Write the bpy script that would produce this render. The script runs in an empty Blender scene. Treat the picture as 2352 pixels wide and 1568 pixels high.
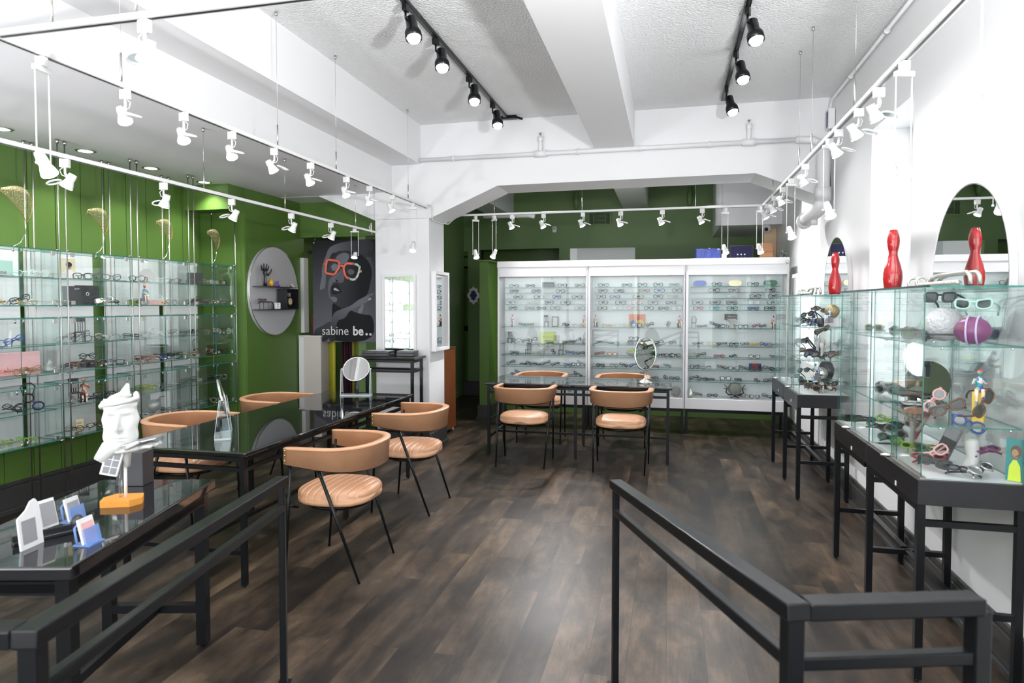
import bpy, math, random
from mathutils import Vector, Matrix
R = math.radians
SC = bpy.context.scene
COL = SC.collection
rnd = random.Random(11)

# ---------------------------------------------------------------- camera
cam = bpy.data.cameras.new('camera'); camo = bpy.data.objects.new('camera', cam); COL.objects.link(camo)
camo.location = (0, 0, 1.57); camo.rotation_euler = (R(90-2.05), 0, R(13.53))
cam.sensor_width = 36; cam.lens = 36*1500/2352; cam.shift_y = -32/2352
cam.clip_start = .05; cam.clip_end = 100
cam.dof.use_dof = True; cam.dof.focus_distance = 5.2; cam.dof.aperture_fstop = 3.6
SC.camera = camo
# ---------------------------------------------------------------- world, exposure, big lights
w = bpy.data.worlds.new('daylight'); SC.world = w; w.use_nodes = True
bg = w.node_tree.nodes['Background']; bg.inputs[0].default_value = (.93, .97, 1, 1); bg.inputs[1].default_value = 6.0
SC.view_settings.view_transform = 'Standard'; SC.view_settings.look = 'None'
SC.view_settings.gamma = 1; SC.view_settings.use_curve_mapping = False
SC.view_settings.exposure = 0.0
SC.cycles.max_bounces = 10; SC.cycles.diffuse_bounces = 5; SC.cycles.glossy_bounces = 5
SC.cycles.transmission_bounces = 6; SC.cycles.transparent_max_bounces = 40
SC.cycles.sample_clamp_indirect = 6; SC.cycles.caustics_reflective = False; SC.cycles.caustics_refractive = False
SC.cycles.use_denoising = True

def light(name, kind, loc, energy, color=(1, 1, 1), parent=None, rot=None, **k):
    l = bpy.data.lights.new(name, kind); l.energy = energy; l.color = color
    for a, b in k.items(): setattr(l, a, b)
    o = bpy.data.objects.new(name, l); COL.objects.link(o); o.location = loc
    if rot: o.rotation_euler = rot
    if parent: o.parent = parent
    return o
# daylight through the storefront glass behind the camera
def portal(name, loc, rot, sx, sy):
    o = light(name, 'AREA', loc, 1, rot=rot, shape='RECTANGLE', size=sx, size_y=sy); o.data.cycles.is_portal = True
portal('storefront_daylight', (-1.7, -1.45, 1.75), (R(90), 0, 0), 5.6, 2.7)
portal('window_daylight', (1.80, 4.88, 1.9), (0, R(90), 0), 1.9, .84)
portal('window_daylight', (1.80, 7.42, 1.9), (0, R(90), 0), 1.9, .94)
# the photographer's strobe, low on the right, bounced up to the ceiling
light('ceiling_bounce_light', 'AREA', (.85, 1.05, 2.04), 290, (1, 1, 1), rot=(R(160), 0, R(88)), shape='DISK', size=.20)
light('ceiling_bounce_light', 'AREA', (-4.4, .5, 1.0), 90, (1, .96, 1), rot=(R(158), 0, R(-14)), shape='DISK', size=.4)  # second light at the left, added to brighten the lowered ceiling
# area lights in the back rooms
light('back_room_light', 'AREA', (-1.0, 11.6, 2.9), 25, (.95, .97, 1), rot=(0, 0, 0), shape='RECTANGLE', size=1.2, size_y=.6)
light('workshop_light', 'AREA', (-3.9, 8.4, 2.6), 8, (1, .95, .85), rot=(0, 0, 0), shape='RECTANGLE', size=.8, size_y=.6)

# ---------------------------------------------------------------- materials
def mat(name, col=(.8, .8, .8), rough=.5, metal=0, spec=None, emit=None, estr=0, alpha=None, trans=None, coat=None, ior=None, noise=None, bump=None, sheen=None):
    m = bpy.data.materials.new(name); m.use_nodes = True
    nt = m.node_tree; b = nt.nodes['Principled BSDF']
    b.inputs['Base Color'].default_value = (*col, 1); b.inputs['Roughness'].default_value = rough; b.inputs['Metallic'].default_value = metal
    if spec is not None: b.inputs['Specular IOR Level'].default_value = spec
    if emit is not None: b.inputs['Emission Color'].default_value = (*emit, 1); b.inputs['Emission Strength'].default_value = estr
    if alpha is not None: b.inputs['Alpha'].default_value = alpha
    if trans is not None: b.inputs['Transmission Weight'].default_value = trans
    if coat is not None: b.inputs['Coat Weight'].default_value = coat; b.inputs['Coat Roughness'].default_value = .08
    if ior is not None: b.inputs['IOR'].default_value = ior
    if noise or bump:
        tc = nt.nodes.new('ShaderNodeTexCoord'); n = nt.nodes.new('ShaderNodeTexNoise'); nt.links.new(tc.outputs['Object'], n.inputs['Vector'])
        n.inputs['Scale'].default_value = (noise or bump)[0]; n.inputs['Detail'].default_value = 4
        if noise:
            r = nt.nodes.new('ShaderNodeMixRGB'); r.blend_type = 'MIX'; nt.links.new(n.outputs['Fac'], r.inputs[0])
            k = noise[1]; r.inputs[1].default_value = (*[min(1, c*(1-k)) for c in col], 1); r.inputs[2].default_value = (*[min(1, c*(1+k)) for c in col], 1)
            nt.links.new(r.outputs[0], b.inputs['Base Color'])
        if bump:
            n2 = nt.nodes.new('ShaderNodeTexNoise'); nt.links.new(tc.outputs['Object'], n2.inputs['Vector']); n2.inputs['Scale'].default_value = bump[0]; n2.inputs['Detail'].default_value = 6
            bp_ = nt.nodes.new('ShaderNodeBump'); bp_.inputs['Strength'].default_value = bump[1]; bp_.inputs['Distance'].default_value = bump[2]
            nt.links.new(n2.outputs['Fac'], bp_.inputs['Height']); nt.links.new(bp_.outputs[0], b.inputs['Normal'])
    return m
def glass_mat(name, tint, base=.03, rough=0.0):
    m = bpy.data.materials.new(name); m.use_nodes = True; nt = m.node_tree; nt.nodes.clear()
    o = nt.nodes.new('ShaderNodeOutputMaterial'); mx = nt.nodes.new('ShaderNodeMixShader')
    t = nt.nodes.new('ShaderNodeBsdfTransparent'); t.inputs[0].default_value = (*tint, 1)
    g = nt.nodes.new('ShaderNodeBsdfGlossy'); g.inputs['Roughness'].default_value = rough; g.inputs[0].default_value = (.95, 1, .98, 1)
    f = nt.nodes.new('ShaderNodeFresnel'); f.inputs[0].default_value = 1.35
    mm = nt.nodes.new('ShaderNodeMath'); mm.operation = 'MULTIPLY_ADD'; mm.inputs[1].default_value = .42; mm.inputs[2].default_value = base; mm.use_clamp = True
    nt.links.new(f.outputs[0], mm.inputs[0]); nt.links.new(mm.outputs[0], mx.inputs[0])
    nt.links.new(t.outputs[0], mx.inputs[1]); nt.links.new(g.outputs[0], mx.inputs[2]); nt.links.new(mx.outputs[0], o.inputs[0])
    return m
M = {}
M['white'] = mat('white_paint', (.78, .78, .79), .45, bump=(60, .04, .01))
M['ceil'] = mat('stippled_ceiling', (.88, .89, .89), .7, bump=(70, .9, .02))
M['shaded_ceil'] = mat('smooth_ceiling', (.86, .85, .90), .5, noise=(1.5, .03))  # white paint, with the faint lilac of its shade put into the colour
M['green'] = mat('green_paint', (.076, .152, .026), .42, bump=(40, .03, .01))
M['green2'] = mat('sage_green_paint', (.12, .20, .07), .5, bump=(40, .03, .01))
M['base'] = mat('grey_skirting', (.035, .035, .034), .45)
M['blackm'] = mat('black_steel', (.005, .0055, .0065), .28, spec=.25)
M['blackg'] = mat('satin_black_board', (.01, .01, .012), .3)
M['granite'] = mat('black_granite', (.008, .008, .009), .03, spec=.9, noise=(180, .5))
M['leather'] = mat('tan_leather', (.50, .265, .145), .38, noise=(9, .18), bump=(220, .12, .002), coat=.15)
M['brass'] = mat('brass', (.8, .5, .15), .25, 1)
M['chrome'] = mat('chrome', (.8, .8, .8), .15, 1)
M['steel'] = mat('brushed_steel', (.55, .53, .5), .3, 1)
M['rodm'] = mat('satin_steel_rod', (.42, .40, .38), .38, 1)
M['mirror'] = mat('mirror_glass', (.88, .9, .9), .01, 1)
M['wmetal'] = mat('white_enamel', (.74, .74, .73), .35)
M['wlam'] = mat('white_laminate', (.80, .79, .80), .3)
M['panel'] = mat('white_panel', (.84, .88, .89), .3)
M['glass'] = glass_mat('clear_glass', (.99, .998, .996), .006)
M['gedge'] = mat('glass_edge', (.02, .20, .16), .1, alpha=.85)
M['shelfg'] = glass_mat('shelf_glass', (.975, .995, .99), .008)
M['acryl'] = glass_mat('acrylic', (.9, .93, .94), .05)
M['acedge'] = mat('acrylic_edge', (.75, .8, .82), .1, alpha=.6)
M['bacryl'] = mat('blue_acrylic', (.25, .42, .85), .1, alpha=.45)
M['bulb'] = mat('lit_bulb', (1, 1, 1), .3, emit=(1, .97, 1), estr=14)
M['down'] = mat('lit_downlight', (1, 1, 1), .3, emit=(1, 1, 1), estr=8)
M['lens'] = glass_mat('lens', (.93, .96, .97), .03)
M['sunlens'] = glass_mat('dark_lens', (.10, .11, .12), .06)
M['white_plaster'] = mat('white_plaster', (.58, .58, .56), .6)
M['yellow'] = mat('curtain_yellow', (.62, .58, .06), .8, alpha=.75)
M['cream'] = mat('cream_board', (.78, .77, .75), .5)
M['redgl'] = mat('red_glaze', (.42, .008, .012), .12, coat=.5)
M['wood_red'] = mat('red_brown_wood', (.16, .045, .015), .35, noise=(4, .25))
M['orangew'] = mat('orange_wood', (.72, .30, .05), .4)
M['silver'] = mat('silver_glaze', (.75, .74, .68), .25, .8, bump=(60, .3, .01))
M['dark'] = mat('dark_void', (.012, .013, .012), .8)
for n, c in dict(black=(.012, .012, .014), brown=(.09, .035, .015), blue=(.02, .05, .28), red=(.35, .015, .02), grey=(.25, .25, .26), clear=(.7, .68, .62), gold=(.6, .42, .15), teal=(.01, .2, .2), green=(.25, .45, .04), silver=(.6, .6, .6), yellow=(.75, .5, .03), pink=(.75, .42, .4), orange=(.8, .2, .03), purple=(.18, .03, .13), navy=(.01, .02, .1), lime=(.55, .68, .03), cyan=(.05, .4, .5), white=(.8, .8, .78), tan=(.35, .2, .1), salmon=(.75, .22, .15), mint=(.45, .72, .62), beige=(.72, .62, .4), dgreen=(.01, .1, .05), dkgrey=(.03, .03, .035)).items():
    M['c_'+n] = mat('colour_'+n, c, .28 if n not in ('gold', 'silver') else .25, .9 if n in ('gold', 'silver') else 0)
# figures painted in many colours
def motley(name, cols, scale):
    m = bpy.data.materials.new(name); m.use_nodes = True; nt = m.node_tree; b = nt.nodes['Principled BSDF']; b.inputs['Roughness'].default_value = .3
    tc = nt.nodes.new('ShaderNodeTexCoord'); v = nt.nodes.new('ShaderNodeTexVoronoi'); v.inputs['Scale'].default_value = scale
    r = nt.nodes.new('ShaderNodeValToRGB'); r.color_ramp.interpolation = 'CONSTANT'
    nt.links.new(tc.outputs['Object'], v.inputs['Vector']); nt.links.new(v.outputs['Color'], r.inputs[0])
    while len(r.color_ramp.elements) < len(cols): r.color_ramp.elements.new(.5)
    for i, c in enumerate(cols): r.color_ramp.elements[i].position = i/len(cols); r.color_ramp.elements[i].color = (*c, 1)
    nt.links.new(r.outputs[0], b.inputs['Base Color']); return m
M['motley'] = motley('painted_patches', [(.8, .25, .03), (.9, .6, .3), (.1, .15, .5), (.85, .8, .75), (.05, .35, .4), (.7, .05, .04)], 45)
M['motley2'] = motley('painted_white_red', [(.85, .85, .85), (.02, .02, .02), (.8, .8, .75), (.7, .1, .03), (.05, .05, .06)], 45)
M['speck'] = motley('mint_speckle', [(.45, .72, .62), (.5, .75, .66), (.45, .72, .62), (.6, .12, .06), (.5, .75, .66)], 60)
# vinyl planks
def floor_mat():
    m = bpy.data.materials.new('vinyl_planks'); m.use_nodes = True; nt = m.node_tree; L = nt.links; N = nt.nodes.new
    b = nt.nodes['Principled BSDF']; tc = N('ShaderNodeTexCoord'); mp = N('ShaderNodeMapping'); mp.inputs['Rotation'].default_value = (0, 0, R(90))
    L.new(tc.outputs['Object'], mp.inputs[0])
    br = N('ShaderNodeTexBrick'); br.offset = .37; br.offset_frequency = 2; L.new(mp.outputs[0], br.inputs[0])
    br.inputs['Scale'].default_value = 1; br.inputs['Brick Width'].default_value = 1.15; br.inputs['Row Height'].default_value = .17
    br.inputs['Mortar Size'].default_value = .0012; br.inputs['Mortar Smooth'].default_value = .2; br.inputs['Bias'].default_value = 0
    br.inputs['Color1'].default_value = (0, 0, 0, 1); br.inputs['Color2'].default_value = (1, 1, 1, 1); br.inputs['Mortar'].default_value = (.5, .5, .5, 1)
    m2 = N('ShaderNodeMapping'); m2.inputs['Scale'].default_value = (5, 1.3, 1); L.new(tc.outputs['Object'], m2.inputs[0])
    add = N('ShaderNodeMixRGB'); add.blend_type = 'ADD'; add.inputs[0].default_value = 1; L.new(m2.outputs[0], add.inputs[1]); 
    sc = N('ShaderNodeMixRGB'); sc.blend_type = 'MULTIPLY'; sc.inputs[0].default_value = 1; sc.inputs[2].default_value = (7, 13, 5, 1); L.new(br.outputs['Color'], sc.inputs[1]); L.new(sc.outputs[0], add.inputs[2])
    n1 = N('ShaderNodeTexNoise'); n1.inputs['Scale'].default_value = 1.1; n1.inputs['Detail'].default_value = 6; n1.inputs['Roughness'].default_value = .6; n1.inputs['Distortion'].default_value = .5; L.new(add.outputs[0], n1.inputs[0])
    m3 = N('ShaderNodeMapping'); m3.inputs['Scale'].default_value = (60, 3, 1); L.new(tc.outputs['Object'], m3.inputs[0])
    n2 = N('ShaderNodeTexNoise'); n2.inputs['Scale'].default_value = 1.5; n2.inputs['Detail'].default_value = 5; L.new(m3.outputs[0], n2.inputs[0])
    a1 = N('ShaderNodeMath'); a1.operation = 'MULTIPLY_ADD'; a1.inputs[1].default_value = .20; L.new(br.outputs['Color'], a1.inputs[0])
    a2 = N('ShaderNodeMath'); a2.operation = 'MULTIPLY_ADD'; a2.inputs[1].default_value = 1.25; a2.inputs[2].default_value = -.23; L.new(n1.outputs['Fac'], a2.inputs[0]); L.new(a2.outputs[0], a1.inputs[2])
    a3 = N('ShaderNodeMath'); a3.operation = 'MULTIPLY_ADD'; a3.inputs[1].default_value = .2; L.new(n2.outputs['Fac'], a3.inputs[0]); L.new(a1.outputs[0], a3.inputs[2])
    r = N('ShaderNodeValToRGB'); L.new(a3.outputs[0], r.inputs[0]); e = r.color_ramp.elements
    e[0].position = .28; e[0].color = (.007, .006, .0055, 1); e[1].position = 1.0; e[1].color = (.130, .088, .057, 1)
    q = e.new(.5); q.color = (.019, .0145, .0112, 1); q = e.new(.72); q.color = (.050, .036, .025, 1)
    m4 = N('ShaderNodeMapping'); m4.inputs['Scale'].default_value = (3.2, 1.6, 1); L.new(tc.outputs['Object'], m4.inputs[0])
    n4 = N('ShaderNodeTexNoise'); n4.inputs['Scale'].default_value = 3.2; n4.inputs['Detail'].default_value = 5; n4.inputs['Roughness'].default_value = .65; L.new(m4.outputs[0], n4.inputs[0])
    a4 = N('ShaderNodeMath'); a4.operation = 'MULTIPLY_ADD'; a4.inputs[1].default_value = .55; a4.inputs[2].default_value = -.27; L.new(n4.outputs['Fac'], a4.inputs[0])
    a5 = N('ShaderNodeMath'); a5.operation = 'ADD'; L.new(a3.outputs[0], a5.inputs[0]); L.new(a4.outputs[0], a5.inputs[1]); L.new(a5.outputs[0], r.inputs[0])
    v4 = N('ShaderNodeTexVoronoi'); v4.inputs['Scale'].default_value = 2.3; L.new(m4.outputs[0], v4.inputs[0])
    k4 = N('ShaderNodeMapRange'); k4.inputs[1].default_value = .03; k4.inputs[2].default_value = .10; k4.inputs[3].default_value = .45; k4.inputs[4].default_value = 1; L.new(v4.outputs['Distance'], k4.inputs[0])
    kk = N('ShaderNodeMixRGB'); kk.blend_type = 'MULTIPLY'; kk.inputs[0].default_value = 1; L.new(r.outputs[0], kk.inputs[1]); L.new(k4.outputs[0], kk.inputs[2])
    mo = N('ShaderNodeMixRGB'); mo.inputs[2].default_value = (.012, .01, .009, 1); L.new(br.outputs['Fac'], mo.inputs[0]); L.new(kk.outputs[0], mo.inputs[1]); L.new(mo.outputs[0], b.inputs['Base Color'])
    b.inputs['Roughness'].default_value = .40; b.inputs['Specular IOR Level'].default_value = .22
    bu = N('ShaderNodeBump'); bu.inputs['Strength'].default_value = .15; bu.inputs['Distance'].default_value = .004; L.new(a3.outputs[0], bu.inputs['Height']); L.new(bu.outputs[0], b.inputs['Normal'])
    return m
M['floor'] = floor_mat()
def mesh_mat():
    m = bpy.data.materials.new('woven_wire'); m.use_nodes = True; nt = m.node_tree; L = nt.links; N = nt.nodes.new
    b = nt.nodes['Principled BSDF']; b.inputs['Base Color'].default_value = (.50, .40, .24, 1); b.inputs['Metallic'].default_value = .3; b.inputs['Roughness'].default_value = .5
    tc = N('ShaderNodeTexCoord'); ck = N('ShaderNodeTexNoise'); ck.inputs['Scale'].default_value = 160; L.new(tc.outputs['Object'], ck.inputs[0])
    mt = N('ShaderNodeMath'); mt.operation = 'MULTIPLY_ADD'; mt.inputs[1].default_value = 2.6; mt.inputs[2].default_value = -.92; L.new(ck.outputs['Fac'], mt.inputs[0]); L.new(mt.outputs[0], b.inputs['Alpha'])
    return m
M['wire'] = mesh_mat()

# ---------------------------------------------------------------- mesh helpers
class MB:
    def __init__(s): s.v = []; s.f = []; s.mi = []; s.sm = []; s.M = Matrix(); s.m = 0
    def add(s, vs, fs, m=None, sm=False):
        b = len(s.v); s.v += [tuple(s.M @ Vector(v)) for v in vs]
        for f in fs: s.f.append(tuple(b+i for i in f)); s.mi.append(s.m if m is None else m); s.sm.append(sm)
        return s
    def box(s, x0, x1, y0, y1, z0, z1, m=None, em=None, ax=None):
        V = [(x, y, z) for z in (z0, z1) for y in (y0, y1) for x in (x0, x1)]
        F = {'z0': (0, 2, 3, 1), 'z1': (4, 5, 7, 6), 'y0': (0, 1, 5, 4), 'y1': (2, 6, 7, 3), 'x0': (0, 4, 6, 2), 'x1': (1, 3, 7, 5)}
        b = len(s.v); s.v += [tuple(s.M @ Vector(v)) for v in V]
        for k, f in F.items():
            s.f.append(tuple(b+i for i in f)); s.sm.append(False)
            s.mi.append((s.m if m is None else m) if (ax is None or k[0] == ax) else em)
        return s
    def pane(s, x0, x1, y0, y1, z0, z1):      # glass slab: faces material 0, thin edges material 1
        d = {'x': x1-x0, 'y': y1-y0, 'z': z1-z0}; return s.box(x0, x1, y0, y1, z0, z1, 0, 1, min(d, key=d.get))
    def tube(s, pts, r, n=8, closed=False, m=None, sm=True, flat=1.0):
        P = [Vector(p) for p in pts]; k = len(P); rs = r if isinstance(r, (list, tuple)) else [r]*k
        vs = []; up = None
        for i in range(k):
            a = P[(i-1) % k] if (closed or i) else P[i]; b = P[(i+1) % k] if (closed or i < k-1) else P[i]
            t = (b-a).normalized()
            if up is None: up = Vector((0, 0, 1)) if abs(t.z) < .9 else Vector((1, 0, 0))
            x = t.cross(up)
            if x.length < 1e-5: x = t.cross(Vector((0, 1, .1)))
            x.normalize(); y = x.cross(t).normalized(); up = y
            for j in range(n):
                an = 2*math.pi*(j+.5)/n; vs.append(P[i]+x*math.cos(an)*rs[i]+y*math.sin(an)*rs[i]*flat)
        fs = []
        for i in range(k if closed else k-1):
            for j in range(n):
                i2 = (i+1) % k; fs.append((i*n+j, i*n+(j+1) % n, i2*n+(j+1) % n, i2*n+j))
        if not closed: fs.append(tuple(range(n-1, -1, -1))); fs.append(tuple((k-1)*n+j for j in range(n)))
        return s.add(vs, fs, m, sm)
    def lathe(s, prof, n=24, m=None, sm=True, c=(0, 0, 0), sx=1, sy=1):
        vs = []; k = len(prof)
        for r, z in prof:
            for j in range(n):
                a = 2*math.pi*j/n; vs.append((c[0]+r*math.cos(a)*sx, c[1]+r*math.sin(a)*sy, c[2]+z))
        fs = [(i*n+j, i*n+(j+1) % n, (i+1)*n+(j+1) % n, (i+1)*n+j) for i in range(k-1) for j in range(n)]
        s.add(vs, fs, m, sm); b = len(s.v)-len(vs)
        for f in (tuple(range(n-1, -1, -1)), tuple((k-1)*n+j for j in range(n))): s.f.append(tuple(b+i for i in f)); s.mi.append(s.m if m is None else m); s.sm.append(False)
        return s
    def ell(s, c, r, n=16, m=None):
        r = r if isinstance(r, tuple) else (r, r, r); vs = []; h = n//2
        for i in range(1, h):
            t = math.pi*i/h
            for j in range(n): a = 2*math.pi*j/n; vs.append((c[0]+r[0]*math.sin(t)*math.cos(a), c[1]+r[1]*math.sin(t)*math.sin(a), c[2]-r[2]*math.cos(t)))
        fs = [(i*n+j, i*n+(j+1) % n, (i+1)*n+(j+1) % n, (i+1)*n+j) for i in range(h-2) for j in range(n)]
        b = len(vs); vs += [(c[0], c[1], c[2]-r[2]), (c[0], c[1], c[2]+r[2])]
        fs += [(b, (j+1) % n, j) for j in range(n)] + [(b+1, (h-2)*n+j, (h-2)*n+(j+1) % n) for j in range(n)]
        return s.add(vs, fs, m, True)
    def prism(s, poly, axis, a, b, m=None, sm=False):
        n = len(poly); put = {'x': lambda p, t: (t, p[0], p[1]), 'y': lambda p, t: (p[0], t, p[1]), 'z': lambda p, t: (p[0], p[1], t)}[axis]
        vs = [put(p, a) for p in poly]+[put(p, b) for p in poly]
        fs = [tuple(range(n)), tuple(range(2*n-1, n-1, -1))]
        b0 = len(s.f); s.add(vs, fs, m); s.add(vs, [(i, (i+1) % n, n+(i+1) % n, n+i) for i in range(n)], m, sm)
        return s
    def build(s, name, mats, parent=None, bevel=0, seg=2, loc=None, rot=None, label=None, subsurf=0, recalc=True):
        me = bpy.data.meshes.new(name); me.from_pydata(s.v, [], s.f)
        mats = mats if isinstance(mats, (list, tuple)) else [mats]
        for x in mats: me.materials.append(M[x] if isinstance(x, str) else x)
        for p, i, q in zip(me.polygons, s.mi, s.sm): p.material_index = min(i, len(mats)-1); p.use_smooth = q
        if recalc:
            import bmesh
            bm = bmesh.new(); bm.from_mesh(me); bmesh.ops.recalc_face_normals(bm, faces=bm.faces); bm.to_mesh(me); bm.free()
        o = bpy.data.objects.new(name, me); COL.objects.link(o)
        if parent: o.parent = parent
        if loc: o.location = loc
        if rot: o.rotation_euler = rot
        if bevel:
            b = o.modifiers.new('bevel', 'BEVEL'); b.width = bevel; b.segments = seg; b.limit_method = 'ANGLE'; b.angle_limit = R(40)
        if subsurf: q = o.modifiers.new('sub', 'SUBSURF'); q.levels = subsurf; q.render_levels = subsurf
        if label: o['label'] = label
        return o
def bx(*a, **k): return MB().box(*a, **k)
def tag(o, label, cat, group=None):
    o['label'] = label; o['category'] = cat
    if group: o['group'] = group
    n = len(label.split())
    if n < 4 or n > 16: print('LABEL WORDS', n, label)
    return o
def thing(name, label, cat, loc=(0, 0, 0), rz=0, group=None, rot=None):
    o = bpy.data.objects.new(name, None); o.empty_display_size = .05; COL.objects.link(o); o.location = loc
    o.rotation_euler = rot if rot else (0, 0, rz); return tag(o, label, cat, group)
def struct(name, mb, m, **k): o = mb.build(name, m, **k); o['kind'] = 'structure'; return o
KIDS = {}
def dup(o, loc=None, rot=None, label=None, group=None, parent=None):
    c = o.copy(); COL.objects.link(c)
    if parent is not None: c.parent = parent
    for ch in list(o.children): dup(ch, parent=c)
    if loc: c.location = loc
    if rot: c.rotation_euler = rot
    if label: c['label'] = label
    if group: c['group'] = group
    return c
ORD = ['', 'first', 'second', 'third', 'fourth', 'fifth', 'sixth', 'seventh', 'eighth', 'ninth', 'tenth', 'eleventh', 'twelfth', 'thirteenth', 'fourteenth', 'fifteenth', 'sixteenth']
ORD += 'seventeenth eighteenth nineteenth twentieth twenty-first twenty-second twenty-third twenty-fourth twenty-fifth twenty-sixth twenty-seventh twenty-eighth twenty-ninth thirtieth'.split()
def text(body, size, parent, loc, rot, m, name='lettering', extr=.0006, offset=0, align='LEFT', label=None, squash=1):
    c = bpy.data.curves.new(name, 'FONT'); c.body = body; c.size = size; c.extrude = extr; c.offset = offset; c.align_x = align; c.resolution_u = 3
    c.materials.append(M[m]); f = bpy.data.objects.new(name, c); COL.objects.link(f); bpy.context.view_layer.update()
    me = bpy.data.meshes.new_from_object(f); bpy.data.objects.remove(f); o = bpy.data.objects.new(name, me); COL.objects.link(o); o.parent = parent; o.location = loc; o.rotation_euler = rot; o.scale = (squash, 1, 1)
    if label: o['label'] = label
    return o

# ================================================================ THE SETTING
YA, YB = 6.55, 7.03          # the arched beam's front and back
struct('floor', bx(-6, 3.2, -1.7, 11.2, -.1, 0), 'floor')
struct('ceiling', bx(-6, 3.2, -1.7, 11.2, 3.46, 3.56), 'ceil')
struct('ceiling_lowered', bx(-5.0, -2.93, -1.5, 7.08, 2.77, 3.455), 'shaded_ceil')
struct('beam_left', bx(-2.93, -2.57, -1.5, 10.8, 3.05, 3.46), 'white')
struct('beam_left_face', bx(-2.95, -2.90, -1.5, YA, 2.765, 3.06), 'white')
struct('beam_middle', bx(-.728, -.343, -1.5, 10.8, 3.10, 3.46), 'white')
arch = [(-2.46, 2.48), (-1.73, 2.79), (.78, 2.80), (1.43, 2.53), (1.43, 3.459), (-3.10, 3.459), (-3.10, 2.48)]
struct('beam_arch', MB().prism(arch, 'y', YA, YB), 'white')
struct('beam_arch_left', MB().prism([(-3.10, 2.47), (-3.80, 2.768), (-4.3, 2.768), (-4.3, 2.80), (-3.10, 2.80)], 'y', 6.6, YB), 'white')
struct('column', bx(-3.10, -2.483, YA, YB, 0, 2.49), 'white', bevel=.008)
bsp = [(0, 0), (.045, 0), (.045, .035), (.03, .045), (.03, .165), (.018, .18), (.018, .2), (0, .2)]
def skirt(name, x0, y0, x1, y1, h=1.0):            # profile grows to the left of the walking direction
    d = Vector((x1-x0, y1-y0, 0)); l = d.length; a = math.atan2(d.y, d.x)
    m = MB(); m.M = Matrix.Translation((x0, y0, 0)) @ Matrix.Rotation(a, 4, 'Z'); m.prism([(p[0], p[1]*h) for p in bsp], 'x', 0, l)
    return struct(name, m, 'base')

m = MB()
m.box(-3.12, -2.44, YA-.035, YB+.02, 0, .04); m.box(-3.12, -2.455, YA-.022, YB+.01, .04, .19); m.box(-3.12, -2.468, YA-.012, YB+.005, .19, .215)
struct('baseboard_column', m, 'base', bevel=.004)
# right wall with two deep window openings
m = MB()
def wall_y(m, x0, x1, cuts, y0, y1, z0, z1):
    y = y0
    for (a, b, c, d) in cuts:
        m.box(x0, x1, y, a, z0, z1); m.box(x0, x1, a, b, z0, c); m.box(x0, x1, a, b, d, z1); y = b
    m.box(x0, x1, y, y1, z0, z1)
wall_y(m, 1.43, 1.78, [(4.46, 5.30, .95, 2.84), (6.95, 7.90, .95, 2.84)], -1.7, 11.1, 0, 3.46)
struct('wall_right', m, 'white')
for i, (a, b) in enumerate([(4.46, 5.30), (6.95, 7.90)]):
    m = MB(); x0, x1 = 1.72, 1.76
    m.box(x0, x1, a, a+.05, .95, 2.84); m.box(x0, x1, b-.05, b, .95, 2.84); m.box(x0, x1, a+.05, b-.05, .95, 1.0); m.box(x0, x1, a+.05, b-.05, 2.79, 2.84); m.box(x0, x1, a+.05, b-.05, 1.87, 1.91)
    o = struct('window_%d' % (i+1), m, 'wlam')
    MB().pane(1.737, 1.743, a+.05, b-.05, 1.0, 2.79).build('pane', ['glass', 'gedge'], o)
m = MB(); m.box(1.385, 1.43, -1.7, 11.0, 0, .035); m.box(1.40, 1.43, -1.7, 11.0, .035, .165); m.box(1.412, 1.43, -1.7, 11.0, .165, .2)
struct('baseboard_right', m, 'base', bevel=.004)
# left wall behind the display bays, grooved boards
m = MB(); m.box(-5.0, -4.81, -1.7, 5.95, 0, 2.77)
y = -1.6
while y < 5.9: m.box(-4.81, -4.80, y, min(y+.228, 5.949), 0, 2.77); y += .235
struct('wall_left', m, 'green')
m = MB(); m.box(-4.80, -4.765, -1.7, 5.95, 0, .04); m.box(-4.80, -4.775, -1.7, 5.95, .04, .2); m.box(-4.80, -4.785, -1.7, 5.95, .2, .235)
struct('baseboard_left', m, 'base', bevel=.004)
struct('wall_left_far', bx(-5.0, -4.28, 5.95, 7.0, 0, 2.77), 'green')
struct('trim_1', bx(-4.285, -4.272, 5.958, 5.985, 0, 2.52), 'green')
m = MB(); m.box(-4.28, -4.25, 5.93, 6.95, 0, .2)
struct('baseboard_left_far', m, 'base', bevel=.004)
struct('wall_soffit', bx(-4.80, -4.285, 5.71, 5.95, 2.52, 2.77), 'green')
# header wall with the curtained workshop doorway
m = MB(); m.box(-5.0, -3.10, 7.0, 7.08, 2.36, 2.77); m.box(-5.0, -4.28, 7.0, 7.08, 0, 2.36)
struct('wall_header', m, 'green')
struct('trim_2', bx(-4.28, -4.235, 7.0, 7.1, 1.23, 2.12), 'wlam')
# workshop beyond the doorway
struct('wall_workshop_back', bx(-5.2, -3.45, 9.35, 9.45, 0, 3.46), 'green2')
struct('wall_workshop_left', bx(-5.2, -5.1, 7.0, 9.45, 0, 3.46), 'green2')
struct('wall_workshop_right', bx(-3.55, -3.45, 7.03, 10.8, 0, 3.46), 'green2')
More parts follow.
